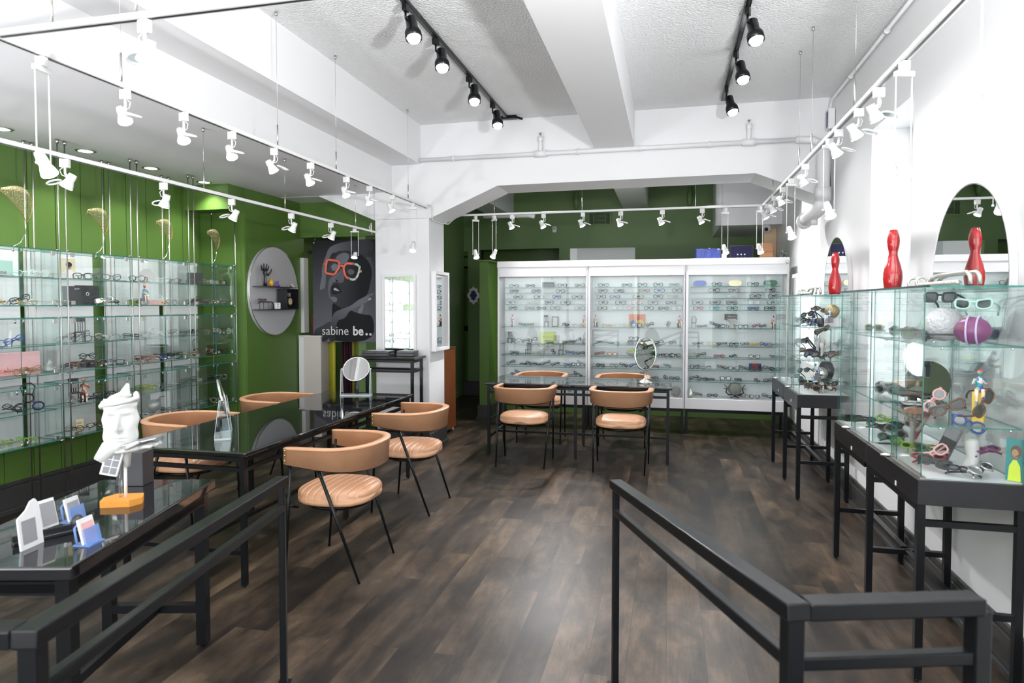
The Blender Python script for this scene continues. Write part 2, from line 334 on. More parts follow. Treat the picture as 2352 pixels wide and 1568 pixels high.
# back wall at 10.8 m with door recess, dark opening and pale opening
m = MB()
for a in [(-3.84, -3.80, 0, 3.46), (-3.80, -3.38, 2.47, 3.46), (-3.38, -3.17, 0, 3.46), (-3.17, -1.79, 2.50, 3.46), (-1.79, -1.62, 0, 3.46), (-1.62, -.545, 2.50, 3.46), (-.545, 3.1, 0, 3.46)]:
    m.box(a[0], a[1], 10.8, 10.9, a[2], a[3])
struct('wall_back', m, 'green2')
m = MB(); m.box(-3.46, -3.16, 10.74, 10.80, 0, .24); m.box(-3.46, -3.15, 10.72, 10.80, 0, .05)
struct('baseboard_back', m, 'base', bevel=.006)
d = struct('door_1', bx(-3.84, -3.38, 11.0, 11.05, 0, 2.2), 'green')
MB().box(-3.80, -3.39, 10.95, 10.99, 1.10, 1.19).box(-3.80, -3.76, 10.97, 11.0, 1.11, 1.18).box(-3.44, -3.40, 10.97, 11.0, 1.11, 1.18).build('push_bar', 'blackm', d, bevel=.006)
struct('wall_door_head', bx(-3.84, -3.38, 10.9, 11.05, 2.2, 2.55), 'green')
struct('trim_3', MB().box(-3.84, -3.38, 10.90, 11.0, 2.20, 2.23).box(-3.84, -3.38, 10.9, 10.98, 2.38, 2.40), 'green')
struct('wall_back_far', bx(-6, 3.1, 12.6, 12.7, 0, 3.46), 'white')
struct('wall_back_side', bx(-3.9, -3.84, 9.5, 12.6, 0, 3.46), 'green2')
struct('wall_store_dark', bx(-3.36, -1.75, 11.7, 11.8, 0, 3.46), 'green')
struct('wall_store_side', bx(-1.79, -1.74, 10.9, 12.6, 0, 3.46), 'white')
struct('ceiling_far', bx(-6, 3.1, 10.9, 12.6, 2.86, 2.9), 'cream')
struct('floor_far', bx(-6, 3.1, 11.2, 12.7, -.1, 0), 'floor')
# low green partition that carries the white cabinets
m = MB(); m.box(-2.50, -2.37, 8.5, 9.45, 0, 2.14); m.box(-2.37, 1.43, 9.35, 9.45, 0, 2.14); m.box(-2.53, -2.34, 8.47, 9.48, 2.14, 2.165)
struct('wall_partition', m, 'green', bevel=.004)
m = MB(); m.box(-2.525, -2.345, 8.475, 9.4, 0, .2); m.box(-2.54, -2.33, 8.46, 9.4, 0, .04)
struct('baseboard_partition', m, 'base', bevel=.004)
# bulkhead over the far right corner
m = MB(); m.box(.655, 1.43, 9.2, 10.8, 2.62, 3.46)
struct('trim_bulkhead', m, 'white')
struct('trim_4', MB().lathe([(.06, 0), (.06, .84)], 20, c=(.655, 9.25, 2.62)), 'wmetal')
struct('trim_5', bx(1.26, 1.425, 9.6, 9.75, 0, 2.62), mat('peach_paint', (.80, .58, .38), .6))
# storefront behind the camera
m = MB(); m.box(-5.0, -4.5, -1.6, -1.4, 0, 3.46); m.box(1.1, 1.43, -1.6, -1.4, 0, 3.46); m.box(-4.5, 1.1, -1.6, -1.4, 0, .4); m.box(-4.5, 1.1, -1.6, -1.4, 3.1, 3.46)
for x in (-2.7, -.8): m.box(x-.03, x+.03, -1.55, -1.45, .4, 3.1)
m.box(-4.5, 1.1, -1.55, -1.45, 2.3, 2.36)
struct('wall_storefront', m, 'white')

# sprinkler pipe along the arched beam, drain pipe, conduit
def tube_thing(name, pts, r, m, label, cat, n=12, group=None, mb=None):
    b = (mb or MB()); b.tube(pts, r, n); o = b.build(name, m); return tag(o, label, cat, group)
b = MB(); zz = 3.08
for x in (-2.2, -.9, -.3, .35): b.tube([(x, YA-.045, zz), (x+.02, YA-.045, zz)], .030, 12)
for x in (-1.272, .711):
    b.tube([(x, YA-.045, zz), (x, YA-.045, zz+.17)], .018, 10); b.tube([(x, YA-.045, zz+.12), (x, YA-.045, zz+.17)], .026, 10); b.tube([(x-.06, YA-.045, zz), (x+.06, YA-.045, zz)], .034, 12)
b.tube([(1.12, YA-.045, zz), (1.26, YA-.05, zz-.01), (1.33, YA-.08, zz-.06)], .034, 12)
sp = tube_thing('sprinkler_pipe', [(-2.56, YA-.045, zz), (1.2, YA-.045, zz)], .022, 'white', 'long white sprinkler pipe running across the face of the arched beam', 'pipe', mb=b)
for x in (-1.272, .711):
    MB().tube([(x, YA-.045, zz+.17), (x, YA-.045, zz+.20)], .008, 8).lathe([(.003, 0), (.016, .004), (.016, .008), (.003, .01)], 10, c=(x, YA-.045, zz+.20)).build('sprinkler_head', 'steel', sp)
b = MB(); X = 1.34
b.tube([(X, 6.42, 3.03), (X, 6.42, 2.50)], .055, 16); b.tube([(X, 6.42, 2.62), (X, 6.42, 2.50)], .068, 16)
b.tube([(X, 6.42, 2.53), (X-.005, 6.45, 2.47), (X-.02, 6.53, 2.43), (X-.05, 6.66, 2.40), (X-.07, 6.8, 2.38)], .062, 16)
b.tube([(X-.07, 6.8, 2.38), (X-.075, 6.86, 2.37)], .075, 16); b.tube([(X-.03, 6.62, 2.38), (X-.03, 6.62, 2.31)], .03, 10)
tag(b.build('drain_pipe', 'white'), 'thick white drain pipe with elbow hanging in the corner by the arched beam', 'pipe')
b = MB(); b.tube([(1.40, -1.4, 3.40), (1.40, 6.4, 3.40), (1.40, 6.46, 3.36), (1.40, 6.46, 3.30)], .012, 8)
for y in (2.6, 3.3, 4.1, 4.9, 5.8): b.tube([(1.405, y, 3.40), (1.405, y+.03, 3.40)], .02, 8)
tag(b.build('conduit', 'white'), 'thin white conduit clipped along the top of the right wall', 'pipe')
b = MB().box(1.37, 1.425, 6.40, 6.50, 3.14, 3.32); o = b.build('junction_box', 'white', bevel=.004); tag(o, 'small white junction box with open dark side under the conduit', 'junction box')
MB().box(1.366, 1.369, 6.42, 6.48, 3.16, 3.30).build('opening', 'c_navy', o)
MB().tube([(1.40, 6.44, 3.14), (1.39, 6.43, 2.9), (1.405, 6.44, 2.65), (1.40, 6.44, 2.5)], .004, 6).build('wire', 'c_dkgrey', o)
tube_thing('ceiling_pipe', [(-2.55, 8.9, 2.80), (-1.9, 8.9, 2.80), (-1.82, 8.9, 2.78)], .03, 'white', 'short white pipe beyond the left knee of the arched beam', 'pipe')
# flex cable from the track on the column
tube_thing('power_cable', [(-2.50, 6.50, 2.57), (-2.47, 6.50, 2.62), (-2.44, 6.53, 2.60), (-2.44, 6.53, 2.50), (-2.45, 6.58, 2.46), (-2.44, 6.8, 2.455), (-2.43, 7.02, 2.47), (-2.38, 7.15, 2.56)], .007, 'wmetal', 'white power cable looping from the track around the column corner', 'cable')
tube_thing('power_cable', [(-3.115, 6.5, 2.345), (-3.12, 6.5, 2.44), (-3.15, 6.52, 2.40), (-3.13, 6.54, 2.33)], .007, 'wmetal', 'white cable loop at the end of the lower left track beside the column', 'cable')

# vent, sensor, camera, ornament on the back wall
v = thing('air_vent', 'green painted air vent grille high on the back wall', 'vent', (-1.12, 10.79, 2.97))
m = MB(); m.box(-.19, .19, -.015, 0, .09, .115); m.box(-.19, .19, -.015, 0, -.115, -.09); m.box(-.19, -.165, -.015, 0, -.09, .09); m.box(.165, .19, -.015, 0, -.09, .09); m.box(-.10, -.09, -.015, 0, -.09, .09); m.box(.09, .10, -.015, 0, -.09, .09)
m.build('frame', 'green2', v, bevel=.002); m = MB()
for i in range(8): m.box(-.088, .088, -.012, -.002, -.085+i*.022, -.075+i*.022)
for i in range(6): m.box(-.16+i*.011, -.156+i*.011, -.012, -.002, -.09, .09); m.box(.103+i*.011, .107+i*.011, -.012, -.002, -.09, .09)
m.build('slats', 'green2', v); bx(-.165, .165, -.002, 0, -.09, .09).build('duct', 'dark', v)
o = tag(bx(-1.90, -1.83, 10.76, 10.8, 2.76, 2.86).build('motion_sensor', 'wlam', bevel=.012), 'small white motion sensor on the green back wall', 'sensor')
MB().box(-1.88, -1.85, 10.752, 10.76, 2.81, 2.84).build('window', 'c_grey', o)
o = thing('dome_camera', 'white dome security camera with black eye under the corner bulkhead', 'camera', (1.26, 9.32, 2.62))
MB().lathe([(.001, 0), (.055, 0), (.058, -.02), (.05, -.03), (.001, -.03)], 20).build('mount', 'wmetal', o)
MB().ell((0, 0, -.045), .05, 18).build('ball', 'wmetal', o); MB().ell((-.012, -.038, -.055), .026, 14).build('lens', 'c_black', o)
o = thing('hamsa_ornament', 'silver hand-shaped wall ornament with a blue plaque on the green pilaster', 'ornament', (-3.275, 10.79, 1.72))
hp = []
for i in range(40):
    a = 2*math.pi*i/40; r = .105+.012*math.cos(8*a)+(.03 if abs(math.cos(a)) > .9 else 0)*.6; hp.append((r*math.cos(a)*.85, r*math.sin(a)*1.35))
MB().prism(hp, 'y', -.012, 0).build('plate', 'c_silver', o, bevel=.003); MB().prism([(x*.55, z*.62) for x, z in hp], 'y', -.018, -.012).build('plaque', 'c_navy', o)
MB().tube([(0, -.005, .13), (0, -.005, .17)], .005, 6).ell((0, -.008, .18), .012, 8).build('hook', 'steel', o)
for i, (x, lx) in enumerate([(-1.50, 'left'), (.30, 'right')]):
    tag(MB().lathe([(.03, 0), (.03, .05), (.045, .07), (.045, .2), (.03, .22), (.03, .28), (.012, .30)], 14).build('pipe_stub', 'green2', loc=(x, 10.72, 3.12), ), 'green painted pipe stub high on the back wall, the %s one' % lx, 'pipe')

# ================================================================ CHAIRS
def make_chair(label):
    t = thing('armchair', label, 'chair', group='tan leather chairs at the tables')
    # local: sitter faces +Y, origin on the floor under the seat
    m = MB(); ch = 10; ny = ch*8; nx = 30
    def sup(a, p): return max(0.0, 1-abs(a)**p)**(1/p)
    vs = []; fs = []
    for side in (1, -1):
        for i in range(ny+1):
            v = math.sin(math.pi/2*(-1+2*i/ny)) if False else -1+2*i/ny
            W = .236*sup(v, 2.6); q = (v*.5+.5)*ch; gr = abs(q-round(q)); g_ = max(0, 1-gr/.13) if 0 < round(q) < ch else 0
            for j in range(nx+1):
                u = math.sin(math.pi/2*(-1+2*j/nx)); f = sup(u, 3.2)*sup(v, 3.2)
                z = .448+(.060*f**.8 if side > 0 else -.042*f**.5) - (.010*g_*min(1, f*2.2) if side > 0 else 0)
                vs.append((u*W*(1-.010*g_), v*.228, z))
    NN = (ny+1)*(nx+1)
    for k in (0, 1):
        for i in range(ny):
            for j in range(nx):
                a = k*NN+i*(nx+1)+j; fs.append((a, a+1, a+nx+2, a+nx+1) if k == 0 else (a, a+nx+1, a+nx+2, a+1))
    for i in range(ny):
        for j in (0, nx): a = i*(nx+1)+j; fs.append((a, a+nx+1, NN+a+nx+1, NN+a))
    m.add(vs, fs, sm=True); m.build('seat', 'leather', t)
    MB().lathe([(.001, .385), (.19, .385), (.2, .39), (.2, .405), (.001, .405)], 24, sy=.95).build('seat_pan', 'blackm', t)
    # back band: C in plan, tall behind, tapering to the arm tips
    P = []
    for i in range(41):
        u = -1+2*i/40; au = abs(u)
        if au > .62: q = (au-.62)/.38; x = .268+.006*q; y = -.015+.215*q
        else: a = (au/.62)*R(90); x = .268*math.sin(a)**.86 if a else 0; y = -.015-.235*math.cos(a)**.9
        P.append((x*(1 if u > 0 else -1), y, au))
    sec = [(-.012, 0), (-.021, .012), (-.021, .9), (-.026, .93), (-.024, .98), (-.008, 1), (.008, 1), (.022, .98), (.024, .93), (.018, .9), (.018, .02), (.008, 0)]
    vs = []; fs = []; ns = len(sec)
    for i, (x, y, au) in enumerate(P):
        a = P[max(0, i-1)]; b = P[min(40, i+1)]; tx, ty = b[0]-a[0], b[1]-a[1]; l = math.hypot(tx, ty); nx, ny = ty/l, -tx/l   # outward
        top = .772-.012*au; h = .15-.055*au**1.6; lean = .018*(1-au)
        k = 1 if 0 < i < 40 else .7
        for o, z in sec:
            off = -o*k+(z)*lean*0.8
            vs.append((x+nx*off, y+ny*off, top-h*(1-z)))
    for i in range(40):
        for j in range(ns): fs.append((i*ns+j, i*ns+(j+1) % ns, (i+1)*ns+(j+1) % ns, (i+1)*ns+j))
    fs += [tuple(range(ns)), tuple(40*ns+j for j in range(ns-1, -1, -1))]
    m = MB().add(vs, fs, sm=True); bk = m.build('backrest', 'leather', t)
    e = []; 
    for i in range(1, 40):
        x, y, au = P[i]; a = P[i-1]; b = P[i+1]; tx, ty = b[0]-a[0], b[1]-a[1]; l = math.hypot(tx, ty); e.append((x+ty/l*.034, y-tx/l*.034, .772-.012*au-(.15-.055*au**1.6)*.075))
    MB().tube(e, .0028, 5).build('piping', 'leather', bk)
    for s in (-1, 1):
        for k in range(3): MB().ell((s*.300, .185, .745-k*.029), (.004, .006, .006), 8).build('stud', 'brass', bk)
        MB().tube([(s*.262, .17, .70), (s*.250, .222, 0)], [.0115, .0075], 8).build('leg', 'blackm', t)
        MB().tube([(s*.266, .0, .655), (s*.235, -.235, 0)], [.0115, .0075], 8).build('leg', 'blackm', t)
        [MB().tube([(s*.19, a, .393), (s*.256, b, c)], .008, 6).build('seat_bracket', 'blackm', t) for a, b, c in ((.17, .19, .42), (-.07, -.1, .40))]
    bp = [(x*.985, y*.985, .772-.012*au-(.15-.055*au**1.6)-.004) for x, y, au in P[2:39]]
    MB().tube(bp, .007, 6).build('back_frame', 'blackm', t)
    return t
chair0 = make_chair('tan leather chair nearest the camera on the near side of the long black table')
chair0.location = (-1.915, 3.55, 0); chair0.rotation_euler = (0, 0, R(90))
for x, y, a, lab in [(-1.95, 4.745, 90, 'tan leather chair at the column end of the long table, facing left'),
                     (-3.33, 3.98, -90, 'tan leather chair behind the long table, in front of the glass wall cases'),
                     (-3.33, 5.05, -90, 'tan leather chair behind the long table near the grey oval board'),
                     (-1.385, 6.285, 1, 'pinkish tan leather chair, back to the camera, left seat at the far table'),
                     (-.44, 6.285, -1, 'mustard tan leather chair, back to the camera, right seat at the far table'),
                     (-1.43, 7.43, 180, 'leather chair tucked behind the far table on its left, facing the camera'),
                     (-.50, 7.43, 180, 'leather chair tucked behind the far table on its right, facing the camera')]:
    dup(chair0, (x, y, 0), (0, 0, R(a)), lab)

# ================================================================ TABLES
def steel_table(name, label, cat, x0, x1, y0, y1, h, top='granite', tt=.028, rails=(.115, .58), mid=True, leg=.028, foot=True, loc=None, rz=0, low=True):
    t = thing(name, label, cat, loc or (0, 0, 0), rz)
    bx(x0, x1, y0, y1, h-tt, h).build('tabletop', top, t, bevel=.008, seg=3)
    i = .025; q = leg; zt = h-tt-.002
    xs = [x0+i, x1-i-q]; ys = [y0+i, y1-i-q]
    LX = xs+([(x0+x1)/2-q/2] if (mid and x1-x0 > y1-y0) else []); LY = ys+([(y0+y1)/2-q/2] if (mid and y1-y0 > x1-x0) else [])
    for x in LX:
        for y in LY:
            if (x in xs or y in ys):
                m = bx(x, x+q, y, y+q, .012, zt); m.lathe([(.008, 0), (.009, .004), (.005, .013)], 8, c=(x+q/2, y+q/2, 0)); m.build('leg', 'blackm', t)
    e = .001
    for z, nm in ((zt-q, 'top_frame'), (h-rails[0], 'apron_rail')):
        m = MB()
        for y in ys: m.box(xs[0]+q, xs[1], y+e, y+q-e, z, z+q*.8)
        for x in xs: m.box(x+e, x+q-e, ys[0]+q-.002, ys[1]+.002, z, z+q*.8)
        m.build(nm, 'blackm', t)
    if low:
        m = MB(); z = h-rails[1]
        if x1-x0 > y1-y0:
            for x in xs: m.box(x+e, x+q-e, ys[0]+q, ys[1], z, z+q*.8)
            m.box(xs[0]+q, xs[1], (y0+y1)/2-q/2, (y0+y1)/2+q/2, z, z+q*.8)
        else:
            for y in ys: m.box(xs[0]+q, xs[1], y+e, y+q-e, z, z+q*.8)
            m.box((x0+x1)/2-q/2, (x0+x1)/2+q/2, ys[0]+q, ys[1], z, z+q*.8)
        m.build('stretcher', 'blackm', t)
    return t
steel_table('long_table', 'long black granite table on a black steel frame with four leather chairs', 'table', -3.10, -2.24, 3.09, 5.50, .76)
steel_table('far_table', 'black granite table in front of the white cabinets with an oval mirror on it', 'table', -1.86, .035, 6.50, 7.22, .76)
steel_table('high_table', 'tall narrow black table against the white column carrying black trays', 'table', -3.20, -2.50, 6.17, 6.50, 1.03, rails=(.16, .80), mid=False)
# near-left granite table, turned a little
a = R(14.5); ft = steel_table('counter_table', 'low black granite table at the lower left with a white head sculpture', 'table', -.52, 0, -1.02, 0, .76, tt=.045, leg=.045, rails=(.10, .60), mid=False, loc=(-2.04, 2.60, 0), rz=a)

# ================================================================ RAILS
def rail(name, label, P, Q, S, flip):
    t = thing(name, label, 'railing')
    P, Q, S = Vector(P), Vector(Q), Vector(S); d = .115
    def bar(a, b, w_, h_, nm, mt='blackm'):
        a, b = Vector(a), Vector(b); l = (b-a).length; x = (b-a).normalized(); y = Vector((0, 0, 1)).cross(x).normalized(); z = x.cross(y)
        m = MB(); m.M = Matrix.Translation(a) @ Matrix((x, y, z)).transposed().to_4x4(); m.box(0, l, -w_/2, w_/2, -h_, 0)
        return m.build(nm, mt, t, bevel=.004)
    u = (Q-P).normalized(); v = (S-Q).normalized()
    bar(P-u*.014, Q+u*.024, .05, .036, 'handrail'); bar(Q+v*.0255, S, .05, .036, 'handrail')
    for a, b in ((P, Q), (Q, S)): bar(a+Vector((0, 0, -d)), b+Vector((0, 0, -d)), .028, .028, 'lower_rail')
    for p, w_ in ((P, .026), (Q, .036), (S, .036)):
        m = MB(); an = math.atan2(u.y, u.x); z0 = 0; m.M = Matrix.Translation((p.x, p.y, 0)) @ Matrix.Rotation(an, 4, 'Z'); m.box(-w_/2, w_/2, -w_/2, w_/2, 0.002, p.z-.03); m.build('post', 'blackm', t, bevel=.003)
        m = MB(); m.M = Matrix.Translation((p.x, p.y, 0)) @ Matrix.Rotation(an, 4, 'Z'); m.box(-w_/2-.012, w_/2+.012, -w_/2-.012, w_/2+.012, 0, .004); m.build('foot_plate', 'blackm', t)
    return t
rail('stair_railing', 'black steel railing at lower right, bending toward the right wall', (-.205, 2.67, .853), (.248, 1.40, .972), (.625, 1.515, .972), 1)
rail('stair_railing', 'black steel railing at lower left in front of the granite table', (-1.54, 2.36, .865), (-1.15, .955, .972), (-1.75, .80, .972), -1)

# ================================================================ EYEWEAR
def outline(shape, w_, h_, n=18):
    o = []
    for i in range(n):
        a = 2*math.pi*i/n; c, s = math.cos(a), math.sin(a)
        e = {'round': 1, 'oval': 1, 'square': .55, 'cat-eye': .72, 'aviator': .8}[shape]
        x = w_/2*abs(c)**e*(1 if c > 0 else -1); z = h_/2*abs(s)**e*(1 if s > 0 else -1)
        if shape == 'cat-eye': z += .18*h_*max(0, x/w_*2)*(1 if s > 0 else .3)
        if shape == 'aviator': x *= 1-.16*(z < 0)*abs(z/h_*2); z *= 1.05
        o.append((x, z))
    return o
DIM = {'round': (.045, .043), 'oval': (.050, .033), 'square': (.051, .040), 'cat-eye': (.052, .038), 'aviator': (.056, .047)}
def specs_parts(shape, th, folded):
    w_, h_ = DIM[shape]; cx = w_/2+.010; zc = h_/2+th
    fr = MB()
    L = []
    for s in (-1, 1):
        o = [(cx*s+x*s, -.002*abs(x)/.03, zc+z) for x, z in outline(shape, w_, h_)]
        fr.tube(o, th, 5, closed=True)
        L.append(MB().add([(p[0], p[1]+.0005, p[2]) for p in o], [tuple(range(len(o)))]))
    zb = zc+h_*.16; fr.tube([(-.013, 0, zb), (-.006, -.001, zb+.004), (.006, -.001, zb+.004), (.013, 0, zb)], th*1.1, 5)
    T = []; zt = zc+h_*.22; xe = cx+w_/2
    for s in (-1, 1):
        fr.tube([(s*(xe-.002), 0, zt), (s*(xe+.006), .004, zt)], th*1.25, 5)
        if folded: q = [(s*(xe+.005), .006, zt), (s*(xe*.2), .012+.003*s, zt-.004), (-s*(xe*.75), .016+.003*s, zt-.014), (-s*(xe*.98), .018, zt-.028)]
        else: q = [(s*(xe+.006), .004, zt), (s*(xe+.007), .05, zt), (s*(xe+.003), .105, zt), (s*(xe-.004), .125, zt-.012), (s*(xe-.008), .14, max(.003, zt-.033))]
        T.append(MB().tube(q, th*.95, 5))
    return fr, L, T
CACHE = {}
def specs_proto(shape, col, sun, folded, th, detail):
    key = (shape, col, sun, folded, th, detail)
    if key in CACHE: return CACHE[key]
    fr, L, T = specs_parts(shape, th, folded); lm = 'sunlens' if sun else 'lens'; cm = 'c_'+col
    allv = fr.v+T[0].v+T[1].v
    if detail:
        r = bpy.data.objects.new('eyeglasses', None); r.empty_display_size = .02; COL.objects.link(r)
        fr.build('frame_front', cm, r, recalc=False); [l.build('lens', lm, r, recalc=False) for l in L]; [q.build('temple', cm, r, recalc=False) for q in T]
    else:
        m = MB(); m.add(fr.v, fr.f, 0, True)
        for q in T: m.add(q.v, q.f, 0, True)
        for l in L: m.add(l.v, l.f, 1)
        r = m.build('eyeglasses', [cm, lm], recalc=False)
    CACHE[key] = [r, allv, False]; return CACHE[key]
NG = [0]
def specs(x, y, z, label, shape='round', col='black', sun=False, folded=True, yaw=0, pitch=0, roll=0, th=.0032, detail=False, group=None, scale=1.0):
    p = specs_proto(shape, col, sun, folded, th, detail); r, vs, used = p
    e = Matrix.Rotation(R(yaw), 3, 'Z') @ Matrix.Rotation(R(pitch), 3, 'X') @ Matrix.Rotation(R(roll), 3, 'Y')
    zm = min((e @ Vector(v)).z for v in vs)*scale
    if used: o = dup(r)
    else: o = r; p[2] = True
    if sun: o.name = 'sunglasses'
    o.location = (x, y, z-zm+.0005); o.rotation_euler = e.to_euler(); o.scale = (scale,)*3
    tag(o, label, 'sunglasses' if sun else 'eyeglasses', group); NG[0] += 1
    return o
SH = ['round', 'square', 'cat-eye', 'oval', 'round', 'square']
CL = ['black', 'black', 'brown', 'black', 'blue', 'grey', 'brown', 'black', 'navy', 'clear', 'black', 'dkgrey']
NAMEC = dict(black='black', brown='tortoise brown', blue='blue', red='red', grey='grey', clear='pale clear', gold='gold', teal='teal', green='lime green', silver='silver', yellow='yellow', pink='pink', orange='orange', purple='purple', navy='navy', lime='lime', dkgrey='dark grey', white='white', tan='tan')

# ---------------------------------------------------------------- small display pieces
def figurine(x, y, z, label, mt='motley', h=.17, yaw=0, seat=None, group=None):
    """seated painted figure; if seat, it sits at height seat with legs hanging"""
    s = h/.17; t = thing('figurine', label, 'figurine', (x, y, z), R(yaw), group); sz = .075
    m = MB()
    m.tube([(0, .015, sz), (0, .02, sz+.03), (0, .012, sz+.055), (0, .008, sz+.068)], [.017, .014, .017, .006], 8)
    m.ell((0, .0, sz+.088), (.011, .013, .015), 10)
    for k in (-1, 1):
        m.tube([(k*.010, .015, sz), (k*.013, -.035, sz+.006), (k*.012, -.036, sz-.035), (k*.012, -.034, .008), (k*.012, -.05, .004)], [.011, .009, .007, .005, .004], 7)
        m.tube([(k*.018, .012, sz+.055), (k*.028, -.006, sz+.032), (k*.012, -.022, sz+.052)], [.006, .005, .004], 6)
    m.M = Matrix.Scale(s, 4); m2 = MB(); m2.M = Matrix.Scale(s, 4); m2.add(m.v, m.f, 0, True)
    m2.build('body', mt, t)
    b = MB(); b.M = Matrix.Scale(s, 4); b.box(-.02, .02, -.005, .04, 0, sz-.010); b.build('stool', 'c_grey' if mt != 'motley2' else 'c_black', t)
    return t
def mini_chair(x, y, z, label, yaw=0, round_back=False, h=.16, group=None):
    t = thing('miniature_chair', label, 'miniature chair', (x, y, z), R(yaw), group); s = h/.16
    def B(mb, nm): q = MB(); q.M = Matrix.Scale(s, 4); q.add(mb.v, mb.f); q.sm = mb.sm; q.build(nm, 'c_black', t)
    B(bx(-.03, .03, -.03, .03, .062, .070), 'seat')
    for i in (-1, 1):
        B(bx(i*.027-.003, i*.027+.003, -.029, -.023, 0, .062), 'leg'); B(bx(i*.027-.003, i*.027+.003, .023, .029, 0, .062), 'leg')
    if round_back: B(MB().tube([(-.028, .028, .07), (-.03, .03, .12), (-.02, .032, .148), (0, .033, .158), (.02, .032, .148), (.03, .03, .12), (.028, .028, .07)], .003, 6).tube([(-.017, .029, .07), (-.018, .03, .12), (0, .032, .14), (.018, .03, .12), (.017, .029, .07)], .0022, 6), 'backrest')
    else:
        m = bx(-.03, -.025, .025, .03, .07, .16).box(.025, .03, .025, .03, .07, .16).box(-.025, .025, .025, .03, .135, .16)
        for k in range(3): m.box(-.014+k*.012, -.009+k*.012, .026, .029, .07, .135)
        B(m, 'backrest')
    return t
def plaster_hand(x, y, z, label, yaw=0, m='white_plaster', h=.24, spread=1.0, name='hand_sculpture'):
    """upright open hand on its wrist"""
    s = h/.24; t = thing(name, label, 'sculpture', (x, y, z), R(yaw)); b = MB(); b.M = Matrix.Scale(s, 4)
    b.tube([(0, 0, 0), (0, 0, .05), (0, 0, .10), (0, 0, .13), (0, 0, .165)], [.030, .021, .020, .032, .030], 12, flat=.55)
    for fx, an, l, r in [(-.027, -16, .058, .0075), (-.010, -5, .072, .008), (.008, 6, .068, .008), (.024, 17, .052, .007)]:
        a = R(an*spread); p = Vector((fx, 0, .155)); pts = [p]; c = 0
        for k, q in enumerate((.42, .32, .26)):
            c += R(10 if k else 4); p = p+Vector((math.sin(a)*l*q, -math.sin(c)*l*q, math.cos(a)*l*q*math.cos(c))); pts.append(p)
        b.tube(pts, [r*1.1, r, r*.9, r*.6], 8)
    b.tube([(.022, -.002, .105), (.045, -.012, .130), (.055, -.020, .155), (.056, -.024, .172)], [.014, .010, .008, .005], 8)
    b.build('hand', m, t); return t
def card(x, y, z, w_, h_, label, m='cream', yaw=0, lean=8, name='display_card', cat='card', th=.004):
    t = thing(name, label, cat, (x, y, z), rot=(R(-lean), 0, R(yaw))); bx(-w_/2, w_/2, 0, th, 0, h_).build('board', m, t); return t
def case_pill(x, y, z, label, m, w_=.15, h_=.062, d=.045, yaw=0, open_=False):
    t = thing('glasses_case', label, 'glasses case', (x, y, z), R(yaw)); n = 28; o = []
    for i in range(n):
        a = 2*math.pi*i/n; c, s = math.cos(a), math.sin(a); o.append((w_/2*abs(c)**.55*(1 if c > 0 else -1), h_/2+h_/2*abs(s)**.8*(1 if s > 0 else -1)))
    MB().prism(o, 'y', 0, d, sm=True).build('shell', m, t, bevel=.008, seg=3); MB().tube([(p[0]*1.002, d*.55, h_/2+(p[1]-h_/2)*1.003) for p in o], .0012, 5, closed=True).build('seam', 'c_dkgrey', t)
    return t

# ================================================================ WHITE WALL CABINETS
CZ = [1.786, 1.714, 1.640, 1.566, 1.496, 1.279, 1.063, .920, .775, .634]      # shelf heights, top to bottom
CU = [(-2.14, -.985, 'left'), (-.98, .187, 'middle'), (.192, 1.345, 'right')]
for x0, x1, nm in CU:
    t = thing('display_cabinet', 'tall white cabinet of lit glass shelves with eyeglasses, the %s of three' % nm, 'cabinet', group='white eyeglass cabinets')
    bx(x0+.02, x1-.02, 8.425, 8.44, .33, 2.08).build('back_panel', 'panel', t)
    for a, b in ((x0, x0+.022), (x1-.022, x1)): bx(a, b, 8.10, 8.45, .31, 2.10).build('side_panel', 'wlam', t, bevel=.002)
    bx(x0-.002, x1+.002, 8.085, 8.44, 2.035, 2.112).build('cornice', 'wlam', t, bevel=.003)
    bx(x0+.022, x1-.022, 8.092, 8.12, 1.917, 2.034).build('fascia', 'wlam', t, bevel=.002)
    bx(x0+.022, x1-.022, 8.092, 8.42, .312, .438).build('base', 'wlam', t, bevel=.003)
    if nm != 'left': MB().box(x0+.001, x0+.03, 8.086, 8.10, .32, 1.95).build('front_stile', 'wlam', t)
    for i, z in enumerate(CZ):
        y0 = 8.24 if i < 5 else 8.15
        MB().pane(x0+(.06 if i < 5 else .035), x1-(.03 if nm != 'right' else .06), y0, 8.424, z-.006, z).build('shelf', ['shelfg', 'gedge'], t)
    xm = (x0+x1)/2
    MB().pane(x0+.024, xm+.02, 8.118, 8.122, .445, 1.915).build('sliding_door', ['glass', 'gedge'], t); MB().pane(xm-.02, x1-.024, 8.108, 8.112, .445, 1.915).build('sliding_door', ['glass', 'gedge'], t)
    m = MB(); m.box(x0+.01, x1-.01, 8.13, 8.16, .27, .309); m.box(x0+.01, x1-.01, 8.40, 8.43, .27, .309); m.build('stand_rail', 'blackm', t)
    for a in (x0+.012, x1-.037):
        for b in (8.14, 8.40): bx(a, a+.025, b, b+.025, 0, .27).build('leg', 'blackm', t)
    light('cabinet_light', 'AREA', (xm, 8.13, 1.89), 1.1, (.96, 1, .99), parent=t, rot=(R(12), 0, 0), shape='RECTANGLE', size=x1-x0-.15, size_y=.05)
    if nm == 'right': MB().ell((x1-.025, 8.08, 2.055), .02, 12).build('ball_knob', 'chrome', t)
